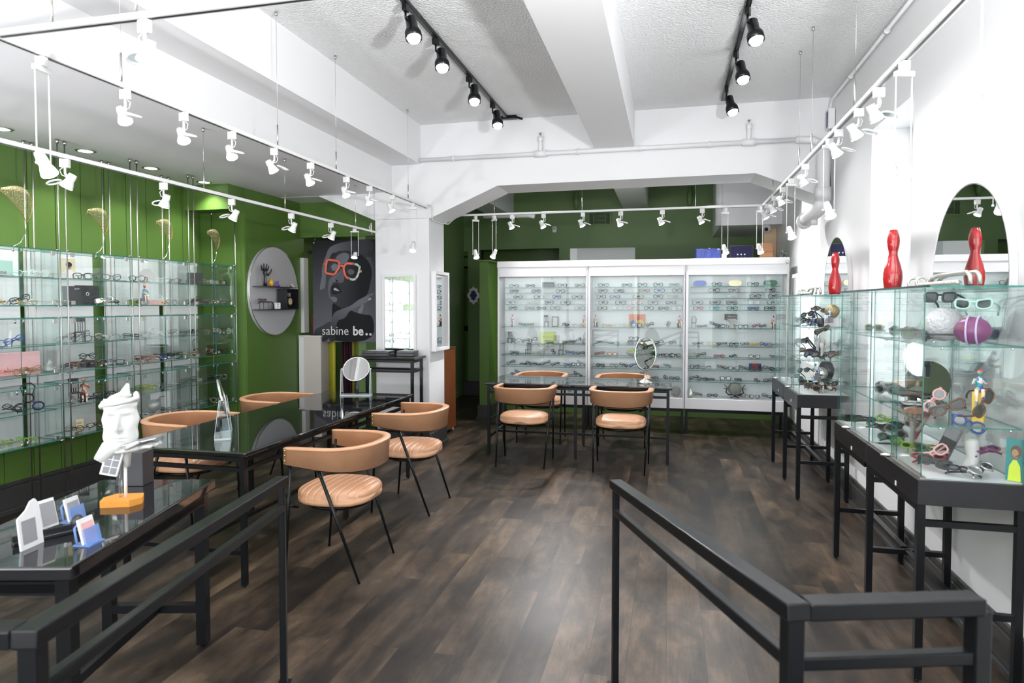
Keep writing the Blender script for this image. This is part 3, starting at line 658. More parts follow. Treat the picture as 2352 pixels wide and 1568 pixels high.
CAB = {1: [-1.967, -1.752, -1.332, -1.108, -.808, -.518, -.326, -.136, .057, .557, .972], 2: [-1.967, -1.67, -1.355, -.816, -.615, -.299, -.12, .09, .529, .758, 1.171], 3: [-1.913, -1.635, -1.407, -1.145, -.834, -.665, -.376, -.134, .046, .732, 1.0, 1.201],
 4: [-2.015, -1.735, -1.503, -1.289, -.81, -.594, -.395, -.196, .02, .335, .541, .735, .985, 1.2], 5: [-1.981, -1.758, -1.60, -1.424, -1.108, -.825, -.635, -.45, -.245, -.07, .09, .343, .531, .74, .98, 1.163],
 6: [-1.87, -1.75, -1.31, -1.12, -.755, -.59, -.215, .01, .40, .53, .60, .86, 1.02, 1.10], 7: [-1.93, -1.80, -1.70, -1.50, -1.38, -1.25, -1.13, -.85, -.73, -.60, -.24, -.12, .06, .34, .50, .62, .76, .90, .98, 1.08, 1.20],
 8: [-1.949, -1.67, -1.46, -1.22, -1.08, -.85, -.69, -.10, .0, .08, .276, .385, .591, .77, .995, 1.22], 9: [-1.99, -1.85, -1.77, -1.67, -1.54, -1.40, -1.25, -1.15, -1.07, -.84, -.67, -.56, -.42, -.156, -.01, .31, .44, .62, .76, .87, 1.03, 1.14, 1.23],
 10: [-2.0, -1.90, -1.79, -1.42, -1.33, -1.22, -1.12, -.30, -.177, -.06, .07, .30, .40, .50, .668, .83, 1.0, 1.16], 11: [-1.19, -.30, .36, .52, .84, 1.0, 1.13]}
SHELFN = ['', 'top', 'second', 'third', 'fourth', 'fifth', 'sixth', 'seventh', 'eighth', 'ninth', 'tenth', 'bottom']
SPECIAL = {(4, -1.503): ('round', 'navy'), (4, -.395): ('square', 'pink'), (5, .343): ('round', 'red'), (5, .531): ('round', 'cyan'), (3, -1.145): ('cat-eye', 'black'), (7, .50): ('oval', 'yellow'), (7, .98): ('oval', 'yellow'), (8, .591): ('oval', 'red'), (8, -.85): ('oval', 'red'), (8, -.69): ('oval', 'orange'), (9, -.156): ('round', 'red'), (6, 1.02): ('oval', 'red'), (7, -.60): ('oval', 'silver'), (6, -.755): ('oval', 'gold'), (6, -1.12): ('oval', 'gold'), (1, -1.108): ('cat-eye', 'brown'), (5, -.825): ('cat-eye', 'brown'), (5, -.45): ('oval', 'pink')}
NAMEC['cyan'] = 'bright blue'
for row, xs in CAB.items():
    for x0, x1, nm in CU:
        k = 0
        for x in [q for q in xs if x0 < q < x1]:
            k += 1; sh, c = SPECIAL.get((row, x), (SH[rnd.randrange(6)], CL[rnd.randrange(12)]))
            lab = '%s %s eyeglasses, %s from left on the %s shelf of the %s white cabinet' % (NAMEC[c], sh, ORD[k], SHELFN[row], nm)
            g = 'eyeglasses in the %s white cabinet' % nm
            if row <= 5: specs(x, 8.285+rnd.uniform(-.01, .01), CZ[row-1], lab, sh, c, folded=True, yaw=rnd.uniform(-7, 7), group=g, scale=1.0)
            else:
                z = CZ[row-1] if row <= 10 else .439
                if rnd.random() < .45: specs(x, 8.24+rnd.uniform(-.02, .03), z, lab, sh, c, folded=rnd.random() < .5, yaw=rnd.uniform(-35, 35), pitch=rnd.uniform(-8, 5), group=g)
                else: specs(x, 8.24+rnd.uniform(-.03, .03), z, lab, sh, c, folded=True, yaw=rnd.uniform(-60, 60), pitch=rnd.uniform(-78, -35), roll=rnd.choice([-1, 1])*rnd.uniform(5, 38), group=g)
# cases, cards and figures in the white cabinets
t = thing('glasses_case', 'dark grey box case on the top shelf of the left white cabinet', 'glasses case', (-1.515, 8.26, CZ[0])); MB().box(-.075, .075, 0, .05, 0, .045).build('base', 'c_dkgrey', t, bevel=.003); MB().box(-.076, .076, -.001, .051, .047, .066).build('lid', 'c_dkgrey', t, bevel=.004)
case_pill(.36, 8.25, CZ[0], 'bright blue rounded glasses case on top shelf of the right white cabinet', 'c_blue', .15, .07).children[0].data.materials[0] = mat('bright_blue', (.01, .045, .42), .5)
case_pill(.765, 8.25, CZ[0], 'cream yellow rounded glasses case on top shelf of the right white cabinet', 'c_beige', .15, .07)
t = case_pill(1.166, 8.25, CZ[0], 'dark green rounded glasses case with script on top shelf of the right cabinet', 'c_dgreen', .15, .07); t.children[0].data.materials[0] = mat('bottle_green', (.006, .07, .035), .5)
text('Anne', .022, t, (-.035, -.004, .028), (R(90), 0, R(0)), 'c_mint', label='pale green script', offset=-.0003)
FG = 'figurines and miniature chairs in the white cabinets'
for x, r_, lab, mt in [(-1.974, 5, 'reclining red and white figurine on the sixth shelf of the left white cabinet', 'motley2'), (-1.044, 5, 'red and white figurine at the right end of the left cabinet sixth shelf', 'motley2'), (-.90, 5, 'black and white figurine at the left end of the middle cabinet sixth shelf', 'motley2'), (.125, 5, 'seated figurine on a black chair at the right of the middle cabinet', 'motley2'), (1.20, 5, 'black, white and red figurine at the right of the right white cabinet', 'motley2')]:
    figurine(x, 8.23, CZ[r_], lab, mt, .15, rnd.uniform(-40, 40), group=FG)
for x, r_, rb, lab in [(-1.535, 5, 0, 'miniature black slat chair on the sixth shelf of the left white cabinet'), (-2.021, 6, 0, 'miniature black chair at the left end of the left cabinet seventh shelf'), (-1.035, 6, 1, 'miniature black bentwood chair at the right end of the left cabinet seventh shelf'), (-1.775, 7, 0, 'miniature black slat chair on the eighth shelf of the left white cabinet'), (-1.345, 7, 1, 'miniature black round-backed chair on the eighth shelf of the left white cabinet'), (.294, 5, 1, 'miniature silver-black bentwood chair on the sixth shelf of the right cabinet')]:
    mini_chair(x, 8.27, CZ[r_], lab, rnd.uniform(-25, 25), rb, .15, FG)
t = card(-1.44, 8.36, CZ[5], .075, .13, 'black picture frame beside the miniature chair in the left white cabinet', 'cream', name='picture_frame', cat='frame'); m = MB()
for q in ((-.04, -.032, 0, .13), (.032, .04, 0, .13), (-.032, .032, 0, .008), (-.032, .032, .122, .13)): m.box(q[0], q[1], -.004, .008, q[2], q[3])
m.build('frame', 'c_black', t)
t = card(-1.54, 8.38, CZ[6], .20, .15, 'lime green display card with spaced black lettering in the left white cabinet', 'c_lime'); text('B E V E L', .033, t, (0, -.002, .068), (R(90), 0, 0), 'c_black', align='CENTER', offset=-.0004)
t = card(-.395, 8.38, CZ[5], .20, .165, 'orange and green striped display card with sunglasses in the middle cabinet', 'c_orange'); text('lafont', .052, t, (0, -.002, .098), (R(90), 0, 0), 'c_blue', align='CENTER', offset=-.0008)
m = MB(); [m.box(-.1+i*.02, -.09+i*.02, -.002, 0, .0, .085) for i in range(10)]; m.build('stripes', 'c_green', t); MB().lathe([(.045, 0), (.045, .002)], 20).build('spot', 'c_yellow', t, loc=(.045, -.002, .05), rot=(R(90), 0, 0)); MB().lathe([(.04, 0), (.04, .002)], 20).build('spot', 'c_blue', t, loc=(-.045, -.002, .05), rot=(R(90), 0, 0))
specs(-.395, 8.29, CZ[5], 'dark round sunglasses in front of the orange card in the middle cabinet', 'round', 'blue', sun=True, th=.004, scale=1.1)
card(.50, 8.385, CZ[8], .13, .09, 'pale picture card behind eyeglasses on the right cabinet ninth shelf', 'panel'); t = card(1.02, 8.385, CZ[8], .14, .075, 'blue and red picture card on the right cabinet ninth shelf', 'c_navy'); MB().prism([(-.01, 0), (.05, 0), (.02, .075), (-.03, .075)], 'y', -.002, 0).build('shape', 'c_red', t)
for x in (-.66, .02): t = card(x, 8.395, CZ[6], .09, .07, 'small white display card on the %s half of the middle cabinet seventh shelf' % ('left' if x < -.3 else 'right'), 'panel', lean=3)
t = thing('glasses_case', 'black box case under round eyeglasses on the middle cabinet seventh shelf', 'glasses case', (-.43, 8.27, CZ[6])); bx(-.075, .075, 0, .06, 0, .04).build('base', 'c_dkgrey', t, bevel=.003); bx(-.076, .076, -.001, .061, .041, .055).build('lid', 'c_dkgrey', t, bevel=.003)
specs(-.43, 8.285, CZ[6]+.055, 'black round eyeglasses standing on the black case in the middle cabinet', 'round', 'black', th=.0035)
t = thing('shell_bowl', 'grey clam shell holding a lime flower on the middle cabinet eighth shelf', 'shell', (-.43, 8.23, CZ[7])); m = MB(); n = 22; pf = [(.015, 0), (.05, .012), (.08, .035), (.092, .06), (.088, .062), (.04, .02), (.001, .012)]
m.lathe(pf, 24, sy=.5); m.build('shell', 'white_plaster', t); m = MB()
for i in range(9): a = 2*math.pi*i/9; m.tube([(-.02, 0, .03), (-.02+.02*math.cos(a), .02*math.sin(a), .065), (-.02+.04*math.cos(a), .035*math.sin(a), .075)], [.006, .010, .003], 6)
m.build('flower', 'c_lime', t)
t = card(.735, 8.385, CZ[5]+.10, .15, .07, 'black lettered sign behind the white cup in the right white cabinet', 'c_black', name='display_sign', cat='sign', lean=0); text('Anne et', .022, t, (0, -.002, .036), (R(90), 0, 0), 'white', align='CENTER'); text('Valentin', .022, t, (0, -.002, .012), (R(90), 0, 0), 'c_salmon', align='CENTER'); MB().tube([(-.05, .01, 0), (-.05, .01, -.10)], .003, 6).tube([(.05, .01, 0), (.05, .01, -.10)], .003, 6).build('stand', 'chrome', t)
t = thing('white_goblet', 'white cupped goblet under the black sign in the right white cabinet', 'goblet', (.735, 8.27, CZ[5])); MB().lathe([(.04, 0), (.038, .01), (.018, .03), (.016, .055), (.045, .09), (.055, .11), (.05, .112), (.01, .08)], 20).build('cup', 'white_plaster', t)
plaster_hand(-1.565, 8.27, CZ[7], 'pale hand sculpture holding tortoise glasses in the left white cabinet', 0, h=.11); specs(-1.565, 8.22, CZ[7]+.105, 'tortoise brown cat-eye eyeglasses raised above the pale hand in the left cabinet', 'cat-eye', 'brown', th=.0035)
tag(MB().ell((0, 0, .062), .062, 20).build('stone_sphere', mat('grey_stone', (.35, .34, .32), .7, noise=(60, .3)), loc=(.085, 8.24, .439)), 'grey stone sphere on the floor of the middle white cabinet', 'sphere')
t = thing('silver_pear', 'silver crackled pear ornament at the lower left of the right cabinet', 'ornament', (.255, 8.2, .439)); MB().lathe([(.02, 0), (.038, .012), (.043, .035), (.036, .06), (.022, .085), (.016, .105), (.004, .113)], 20).build('body', 'silver', t); MB().tube([(0, 0, .11), (.003, 0, .135)], .0025, 6).build('stem', 'c_black', t)
t = thing('wire_sphere', 'grey wound sphere held by a black coral stand, right cabinet floor', 'sphere', (.775, 8.24, .439)); MB().ell((0, 0, .115), .078, 24).build('ball', mat('grey_twine', (.28, .27, .24), .7, bump=(90, .6, .01)), t); m = MB()
for s in (-1, 1): m.tube([(s*.02, 0, .04), (s*.07, 0, .04), (s*.10, 0, .07), (s*.085, 0, .12), (s*.12, 0, .165)], [.008, .008, .007, .006, .003], 6).tube([(s*.085, 0, .11), (s*.13, .01, .115)], [.005, .002], 6)
m.tube([(-.05, 0, .004), (0, .03, .02), (.05, 0, .004)], .006, 6); m.tube([(0, .03, .02), (0, .0, .045)], .008, 6).build('coral_stand', 'c_black', t)
# things on top of the cabinets
t = thing('storage_box', 'blue plastic-wrapped box on top of the right white cabinet', 'box', (.45, 8.30, 2.112)); bx(-.145, .145, -.10, .10, 0, .125).build('carton', mat('blue_wrap', (.008, .022, .16), .25, noise=(12, .5), bump=(14, .6, .02)), t, bevel=.012); MB().ell((.02, 0, .13), (.012, .012, .01), 8).build('knot', 'c_orange', t)
t = thing('television', 'dark blue screen with three pale squares on top of the right cabinet', 'television', (.84, 8.32, 2.112)); bx(-.135, .135, 0, .03, .0, .165).build('housing', 'c_black', t, bevel=.004); bx(-.128, .128, -.002, 0, .006, .158).build('screen', mat('screen_blue', (.002, .002, .022), .4, spec=.2), t)
for k in range(3): bx(-.05+k*.04, -.036+k*.04, -.004, -.002, .05, .064).build('icon', mat('icon', (.5, .55, .6), .4), t); bx(-.05+k*.04, -.036+k*.04, -.004, -.002, .012, .022).build('icon', 'c_grey', t)
for i, (z, dx, w_) in enumerate([(0, 0, .075), (.075, -.008, .08)]):
    t = thing('cardboard_box', '%s brown cardboard box of the pair on top of the right cabinet' % ('lower' if i == 0 else 'upper'), 'box', (1.125+dx, 8.33, 2.112+z), R(-8)); bx(-w_, w_, -.07, .07, 0, .073 if i == 0 else .105).build('carton', mat('cardboard', (.20, .09, .035), .7), t, bevel=.004); bx(-w_, w_, -.072, -.07, .03, .034).build('tape', mat('tape', (.25, .13, .06), .3), t)
t = thing('wall_plate', 'small beige box beside the screen on top of the right cabinet', 'box', (.645, 8.36, 2.112)); bx(-.03, .03, 0, .03, 0, .07).build('body', 'cream', t, bevel=.003)
t = thing('desk_fan', 'small clip fan with wire cage at the right end of the cabinet top', 'fan', (1.31, 8.28, 2.112)); m = MB()
for r_ in (.02, .035, .048): m.tube([(r_*math.cos(2*math.pi*i/20), -.01, .06+r_*math.sin(2*math.pi*i/20)) for i in range(20)], .0015, 5, closed=True)
m.build('cage', 'c_dkgrey', t)
for i in range(3): MB().prism([(0, 0), (.035, .008), (.04, -.012)], 'y', 0, .002).build('blade', 'c_grey', t, loc=(0, 0, .06), rot=(0, R(120*i), 0))
MB().tube([(0, .01, .0), (0, .01, .05)], .006, 8).tube([(-.06, -.02, .004), (.03, 0, .045)], .003, 6).build('stand', 'c_dkgrey', t)

# ================================================================ GLASS CASES ALONG THE RIGHT WALL
def wall_case(y0, y1, lab, shelves, ends, legs):
    t = thing('glass_showcase', lab, 'showcase', group='glass showcases along the right wall'); x0, x1 = 1.0, 1.392; g = .015
    bx(x0, x1, y0+.001, y1-.001, .745, .848).build('plinth', 'blackg', t, bevel=.002)
    bx(x0+g, x1-.01, y0+g+.01, y1-g-.01, .848, .852).build('deck', 'panel', t)
    gx0, gx1, gy0, gy1 = x0+g, x1-.006, y0+(g if ends[0] else .004), y1-(g if ends[1] else .004); zt = 1.645
    def P(nm, *a): return MB().pane(*a).build(nm, ['glass', 'gedge'], t)
    ym = (gy0+gy1)/2
    P('sliding_pane', gx0, gx0+.005, gy0+.006, ym+.02, .853, zt-.008); P('sliding_pane', gx0+.009, gx0+.014, ym-.02, gy1-.006, .853, zt-.008)
    P('side_pane', gx0, gx1, gy0, gy0+.005, .853, zt-.008); P('side_pane', gx0, gx1, gy1-.005, gy1, .853, zt-.008); P('back_pane', gx1-.005, gx1, gy0+.006, gy1-.006, .853, zt-.008)
    P('top_pane', gx0, gx1, gy0, gy1, zt-.007, zt)
    bx(gx0-.002, gx0+.018, gy0, gy1, zt-.004, zt+.003).build('top_channel', 'c_dkgrey', t); bx(gx0-.004, gx0+.02, gy0, gy1, .848, .856).build('track', 'steel', t)
    for z, d in shelves: P('shelf', gx0+.035+d, gx1-.008, gy0+.012, gy1-.012, z-.006, z)
    for z, d in shelves:
        for yy in (gy0+.008, gy1-.008):
            for xx in (gx0+.07+d, gx1-.05): MB().ell((xx, yy, z-.010), .006, 8).build('shelf_pin', 'chrome', t)
    m = MB(); m.tube([(gx0-.006, ym-.03, .875), (gx0-.03, ym-.03, .875), (gx0-.06, ym-.03, .875)], [.008, .010, .006], 10); m.M = Matrix(); m.build('lock', 'chrome', t)
    bx(x0-.002, x0, y0+.26, y0+.275, .755, .775).build('label_tag', 'white', t)
    q = .03
    for yy in legs:
        for xx in (x0+.002, x1-.032): m = bx(xx, xx+q, yy, yy+q, .012, .744); m.lathe([(.009, 0), (.010, .005), (.006, .013)], 8, c=(xx+q/2, yy+q/2, 0)); m.build('leg', 'blackm', t)
    m = MB(); yy0, yy1 = legs[0], legs[-1]
    for yy in legs: bx(x0+.032, x1-.033, yy+.001, yy+q-.001, .655, .68).build('upper_crossbar', 'blackm', t); m.box(x0+.032, x1-.033, yy+.001, yy+q-.001, .29, .315)
    bx(x0+.003, x0+.031, y0+.03, y1-.03, .716, .743).build('front_rail', 'blackm', t); m.box((x0+x1)/2-.015, (x0+x1)/2+.015, y0+.02, y1-.02, .29, .315)
    m.build('lower_stretcher', 'blackm', t)
    return t
wall_case(2.975, 3.705, 'nearest glass showcase on the right wall, full of sunglasses', [(1.40, 0), (1.07, 0)], (1, 0), [2.98, 3.67])
wall_case(3.71, 4.375, 'second glass showcase on the right wall, under the red vase', [(1.40, 0), (1.07, 0)], (0, 1), [4.34])
wall_case(5.58, 6.235, 'third glass showcase on the right wall, holding the gold ball', [(1.385, 0), (1.12, 0)], (1, 0), [5.585, 6.20])
wall_case(6.24, 6.91, 'farthest glass showcase on the right wall, beside the white cabinets', [(1.385, 0), (1.12, 0)], (0, 1), [6.875])

# ovals and vases
def oval_mirror(y, z, ry, rz_, lab):
    t = thing('oval_mirror', lab, 'mirror', (1.43, y, z)); n = 64; o = [(ry*math.cos(2*math.pi*i/n), rz_*math.sin(2*math.pi*i/n)) for i in range(n)]
    MB().prism(o, 'x', -.028, -.001, sm=True).build('backing', 'white', t); MB().prism([(a*.975, b*.985) for a, b in o], 'x', -.032, -.028).build('glass', 'mirror', t)
    MB().tube([(-.03, a, b) for a, b in o], .004, 6, closed=True).build('rim', 'wlam', t)
oval_mirror(3.60, 1.69, .42, .46, 'large oval mirror on the right wall above the nearest glass showcase')
oval_mirror(6.17, 1.69, .42, .46, 'smaller-looking oval mirror farther along the right wall behind the far vase')
vp = [(.040, 0), (.044, .02), (.0485, .06), (.047, .095), (.038, .135), (.026, .175), (.0215, .197), (.0235, .215), (.029, .240), (.0317, .268), (.029, .295), (.0186, .330), (.015, .328), (.02, .29), (.001, .28)]
for y, x, lab in [(4.01, 1.2, 'glossy red bowling-pin vase on the second showcase, nearer the camera'), (5.26+.40, 1.28, 'glossy red bowling-pin vase on the far showcase in front of the oval mirror')]:
    tag(MB().lathe(vp, 32).build('red_vase', 'redgl', loc=(x, y, 1.6485)), lab, 'vase', 'red vases on the showcases')
def twig(y0, l, lab, x=1.2):
    t = thing('silver_branch', lab, 'sculpture', (x, y0, 1.648)); b = MB()
    for k, o in enumerate((0, .035)):
        b.tube([(o, 0, .006), (o, .004, .04), (o, .03, .058), (o, l*.7, .055), (o, l*.88, .045), (o, l, .006)], [.009]*6, 8)
    b.build('arch', 'silver', t); b = MB(); n = int(l/.02)
    for i in range(n): b.ell((-.045, i*.02+.01, .014), (.011, .009, .012), 8)
    b.build('bead_chain', 'silver', t)
    for k in range(2): MB().tube([(-.05+.004*k+.024*math.cos(2*math.pi*i/16), l*.85+.12*k, .026+.024*math.sin(2*math.pi*i/16)) for i in range(16)], .006, 6, closed=True).build('ring', 'silver', t)
twig(3.10, .46, 'silver branch-like sculpture with beads on top of the nearest showcase', 1.22)
twig(5.95, .34, 'golden silver branch sculpture with rings on top of the far showcase', 1.2)

# contents of the near showcases
SG = 'sunglasses in the near glass showcases'
def sg(x, y, z, sh, c, lab, sun=True, **k): return specs(x, y, z+.0015, lab, sh, c, sun=sun, th=k.pop('th', .0045), detail=True, group=SG, scale=k.pop('scale', 1.05), **k)
t = thing('dimpled_ball', 'white dimpled ball stand wearing dark sunglasses, top shelf of nearest showcase', 'sphere', (1.22, 3.36, 1.401)); MB().ell((0, 0, .078), .078, 28).build('ball', mat('dimpled_white', (.8, .8, .82), .4, bump=(75, .9, .02)), t)
sg(1.19, 3.33, 1.545, 'square', 'black', 'dark square sunglasses on top of the white dimpled ball', folded=False, yaw=-40, pitch=-12)
t = thing('glasses_case', 'round burgundy case with lilac bands and zip, top shelf of nearest showcase', 'glasses case', (1.24, 3.12, 1.401), R(-35)); MB().ell((0, 0, .058), (.068, .052, .058), 24).build('shell', 'c_purple', t); 
for s in (-.012, .024): MB().tube([(s+.0, .054*math.cos(2*math.pi*i/24), .058+.060*math.sin(2*math.pi*i/24)) for i in range(24)], .004, 6, closed=True).build('band', mat('lilac', (.6, .5, .8), .5), t)
text('Anne', .018, t, (-.048, -.046, .062), (R(90), 0, R(-22)), 'brass')
sg(1.24, 3.12, 1.518, 'cat-eye', 'mint', 'mint cat-eye sunglasses resting on the burgundy round case', folded=False, yaw=-35, pitch=-10)
NAMEC['mint'] = 'mint'
for q in [(1.19, 4.30, 1.40, 'square', 'clear', 'clear-framed dark sunglasses at the far end of the second showcase top shelf', dict(yaw=-60)),
          (1.18, 3.80, 1.40, 'round', 'brown', 'brown sunglasses on the top shelf of the second showcase', dict(yaw=-50)),
          (1.20, 3.60, 1.40, 'round', 'navy', 'navy sunglasses next to the acrylic stand on the nearest showcase top shelf', dict(yaw=-45)),
          (1.28, 3.55, 1.40, 'square', 'blue', 'blue square sunglasses behind the navy pair in the nearest showcase', dict(yaw=-45)),
          (1.14, 3.45, 1.40, 'cat-eye', 'brown', 'tortoise cat-eye sunglasses in front of the white ball', dict(yaw=-40, folded=False)),
          (1.12, 3.30, 1.40, 'square', 'dkgrey', 'dark grey sunglasses with white tag before the dimpled ball', dict(yaw=-100, folded=False)),
          (1.20, 4.08, 1.07, 'aviator', 'black', 'black aviator sunglasses on a white block in the second showcase', dict(yaw=-50, pitch=-20)),
          (1.17, 3.98, 1.07, 'round', 'grey', 'grey round sunglasses beside the white block in the second showcase', dict(yaw=-40)),
          (1.18, 3.80, 1.07, 'oval', 'black', 'black oval sunglasses on the middle shelf of the second showcase', dict(yaw=-60, pitch=-60, roll=15)),
          (1.15, 3.62, 1.07, 'square', 'brown', 'brown sunglasses tilted up before the black disc in the nearest showcase', dict(yaw=-45, pitch=-40, roll=20)),
          (1.22, 3.50, 1.07, 'round', 'dkgrey', 'dark grey folded sunglasses left of the pink pair, nearest showcase', dict(yaw=-30, pitch=-50, roll=-20)),
          (1.14, 3.40, 1.07, 'oval', 'silver', 'silver oval glasses lying left of the pink sunglasses', dict(yaw=-30, pitch=-70, roll=-20, sun=False)),
          (1.19, 3.29, 1.07, 'round', 'pink', 'pale pink round sunglasses stood on end on the middle shelf, nearest showcase', dict(yaw=-20, pitch=-10, roll=-60)),
          (1.17, 3.13, 1.07, 'cat-eye', 'brown', 'tortoise cat-eye sunglasses leaning on the yellow block', dict(yaw=-25, pitch=-25, roll=-28)),
          (1.29, 3.08, 1.07, 'cat-eye', 'brown', 'tortoise sunglasses stood open at the right of the yellow block', dict(yaw=20, pitch=-10, roll=-50, folded=False))]:
    k = q[6]; sg(q[0], q[1], q[2], q[3], q[4], q[5], **k)
t = thing('acrylic_stand', 'clear acrylic zigzag stand on the nearest showcase top shelf', 'stand', (1.25, 3.68, 1.402), R(-40)); MB().pane(-.05, .05, -.002, .002, 0, .1).build('panel', ['acryl', 'acedge'], t, rot=(0, R(25), 0)); MB().pane(-.05, .05, -.03, .03, 0, .004).build('base', ['acryl', 'acedge'], t)
t = thing('black_disc', 'black round mirror disc standing on the nearest showcase middle shelf', 'disc', (1.27, 3.68, 1.072), R(-40)); MB().lathe([(.105, -.004), (.105, .004)], 36).build('disc', 'granite', t, loc=(0, 0, .107), rot=(R(84), 0, 0)); bx(-.05, .05, -.012, .03, 0, .008).build('base', 'c_black', t)
figurine(1.22, 3.66, 1.205, 'orange and blue painted figurine reclining over the black disc', 'motley', .13, -60)
t = thing('display_block', 'white block under the aviators in the second showcase', 'block', (1.22, 4.13, 1.072)); bx(-.04, .04, -.03, .03, 0, .055).build('block', 'panel', t, bevel=.003)
t = thing('display_block', 'tall yellow block with a painted figurine on the nearest showcase middle shelf', 'block', (1.27, 3.12, 1.072), R(-30)); bx(-.022, .022, -.02, .02, 0, .13).build('block', 'c_yellow', t, bevel=.003)
figurine(1.27, 3.115, 1.14, 'white, red and yellow painted figurine sitting on the tall yellow block', 'motley', .15, -20)
# bottom deck
t = thing('red_fan', 'red folded fan case standing at the back of the second showcase', 'fan', (1.27, 3.84, .853), R(-60)); n = 16; MB().prism([(0, 0)]+[(.20*math.cos(R(60+60*i/n)), .21*math.sin(R(60+60*i/n))) for i in range(n+1)], 'y', 0, .012).build('blade', 'c_red', t)
plaster_hand(1.20, 3.66, .853, 'white hand sculpture with dark glasses on its fingertips, nearest showcase', -30, h=.19)
sg(1.19, 3.63, 1.03, 'round', 'black', 'dark sunglasses perched on the white hand in the nearest showcase', yaw=-50, pitch=-15)
t = thing('glasses_case', 'upright grey flip case tilted on the floor of the nearest showcase', 'glasses case', (1.21, 3.36, .855), rot=(0, R(22), R(-40))); bx(-.03, .03, 0, .035, 0, .16).build('shell', 'c_dkgrey', t, bevel=.008); bx(-.031, .031, -.002, .036, .11, .166).build('flap', 'c_grey', t, bevel=.008)
# white bust
t = thing('torso_sculpture', 'white torso-shaped stand with blue sunglasses on the nearest showcase floor', 'sculpture', (1.25, 3.12, .853), R(-20)); MB().tube([(0, 0, 0), (0, 0, .03), (.004, 0, .075), (0, 0, .115), (0, 0, .14), (-.005, 0, .15)], [.062, .054, .038, .045, .044, .02], 14, flat=.6).build('body', 'white_plaster', t)
for q in [(1.22, 3.11, 1.0, 'round', 'blue', 'blue round sunglasses stood on the white torso sculpture', dict(yaw=-20, pitch=-8, roll=22, folded=False)),
          (1.13, 4.25, .853, 'oval', 'dkgrey', 'dark glasses at the far end of the second showcase floor', dict(yaw=-40, pitch=-50)),
          (1.22, 4.18, .853, 'round', 'green', 'green tinted glasses on the second showcase floor', dict(yaw=-40, pitch=-40, roll=15, sun=False)),
          (1.28, 4.05, .853, 'aviator', 'silver', 'silver aviator sunglasses on the second showcase floor', dict(yaw=-30, pitch=-45, roll=-15)),
          (1.12, 4.02, .853, 'oval', 'black', 'black oval sunglasses low in the middle of the second showcase', dict(yaw=-50, pitch=-65, roll=12)),
          (1.18, 3.92, .853, 'round', 'black', 'black round sunglasses before the red fan in the second showcase', dict(yaw=-50, pitch=-40, roll=-20)),
          (1.15, 3.80, .853, 'square', 'grey', 'grey square sunglasses right of the red fan, second showcase floor', dict(yaw=-50, pitch=-40, roll=20)),
          (1.09, 3.68, .853, 'oval', 'dgreen', 'dark green wrapped sunglasses beside the lock of the nearest showcase', dict(yaw=-60, pitch=-30)),
          (1.09, 3.52, .853, 'oval', 'green', 'lime green oval sunglasses at the left front corner of the nearest showcase', dict(yaw=-60, pitch=-55, roll=14)),
          (1.20, 3.50, .853, 'round', 'gold', 'gold round glasses lying on the nearest showcase floor', dict(yaw=-35, pitch=-70, sun=False)),
          (1.16, 3.36, .853, 'oval', 'dgreen', 'green oval sunglasses in front of the grey flip case', dict(yaw=-40, pitch=-50, roll=14)),
          (1.13, 3.24, .853, 'oval', 'red', 'bright red oval sunglasses left of the white torso', dict(yaw=-20, pitch=-65, roll=-6)),
          (1.10, 3.12, .853, 'square', 'dkgrey', 'grey square sunglasses at the near left corner of the nearest showcase', dict(yaw=-35, pitch=-45, roll=10)),
          (1.15, 3.20, .853, 'cat-eye', 'pink', 'pale pink glasses leaning on the white torso', dict(yaw=-10, pitch=-40, roll=-35, sun=False)),
          (1.19, 3.04, .853, 'oval', 'black', 'dark glasses lying in front of the white torso', dict(yaw=-10, pitch=-70, roll=6)),
          (1.27, 3.03, .853, 'round', 'silver', 'silver round glasses lying right of the white torso', dict(yaw=15, pitch=-60, roll=-20)),
          (1.31, 3.10, .93, 'cat-eye', 'purple', 'purple-brown sunglasses hung beside the white torso', dict(yaw=15, pitch=-80, roll=-10))]:
    sg(q[0], q[1], q[2], q[3], q[4], q[5], **q[6])
t = card(1.362, 3.02, .855, .06, .17, 'upright photo card of a woman in a lime top, nearest showcase', 'c_teal', yaw=-35, lean=3, name='photo_card'); MB().prism([(-.022, 0), (.022, 0), (.018, .06), (.006, .085), (-.006, .085), (-.018, .06)], 'y', -.0015, 0).build('green_top', 'c_lime', t)
MB().prism([(-.01+.0*i, .09) for i in range(1)]+[(.012*math.cos(a), .11+.02*math.sin(a)) for a in [2*math.pi*i/14 for i in range(14)]][0:14], 'y', -.002, 0).build('face', 'c_tan', t); MB().prism([(.018*math.cos(a)+.003, .118+.028*math.sin(a)) for a in [2*math.pi*i/14 for i in range(14)]], 'y', -.0012, 0).build('hair', 'c_brown', t)

# contents of the far showcases
SG = 'sunglasses in the far glass showcases'
t = thing('gold_ball', 'gold crackled ball on the white box in the third showcase', 'sphere', (1.28, 5.74, 1.455)); MB().ell((0, 0, .056), .056, 22).build('ball', mat('gold_leaf', (.4, .3, .14), .4, .7, bump=(60, .6, .01)), t)
t = thing('display_block', 'white box under the gold ball in the third showcase', 'block', (1.29, 5.76, 1.387)); bx(-.055, .055, -.05, .05, 0, .068).build('block', 'white', t, bevel=.002)
figurine(1.24, 5.66, 1.42, 'painted orange figurine leaning before the gold ball', 'motley', .12, -60)
figurine(1.2, 6.10, 1.386, 'small painted figurine with teal head in the third showcase', 'motley', .15, -100)
t = thing('grey_mug', 'dark cylindrical holder beside the white box in the third showcase', 'holder', (1.19, 5.70, 1.387)); MB().lathe([(.025, 0), (.025, .07), (.022, .07), (.022, .01)], 18).build('cup', 'c_dkgrey', t)
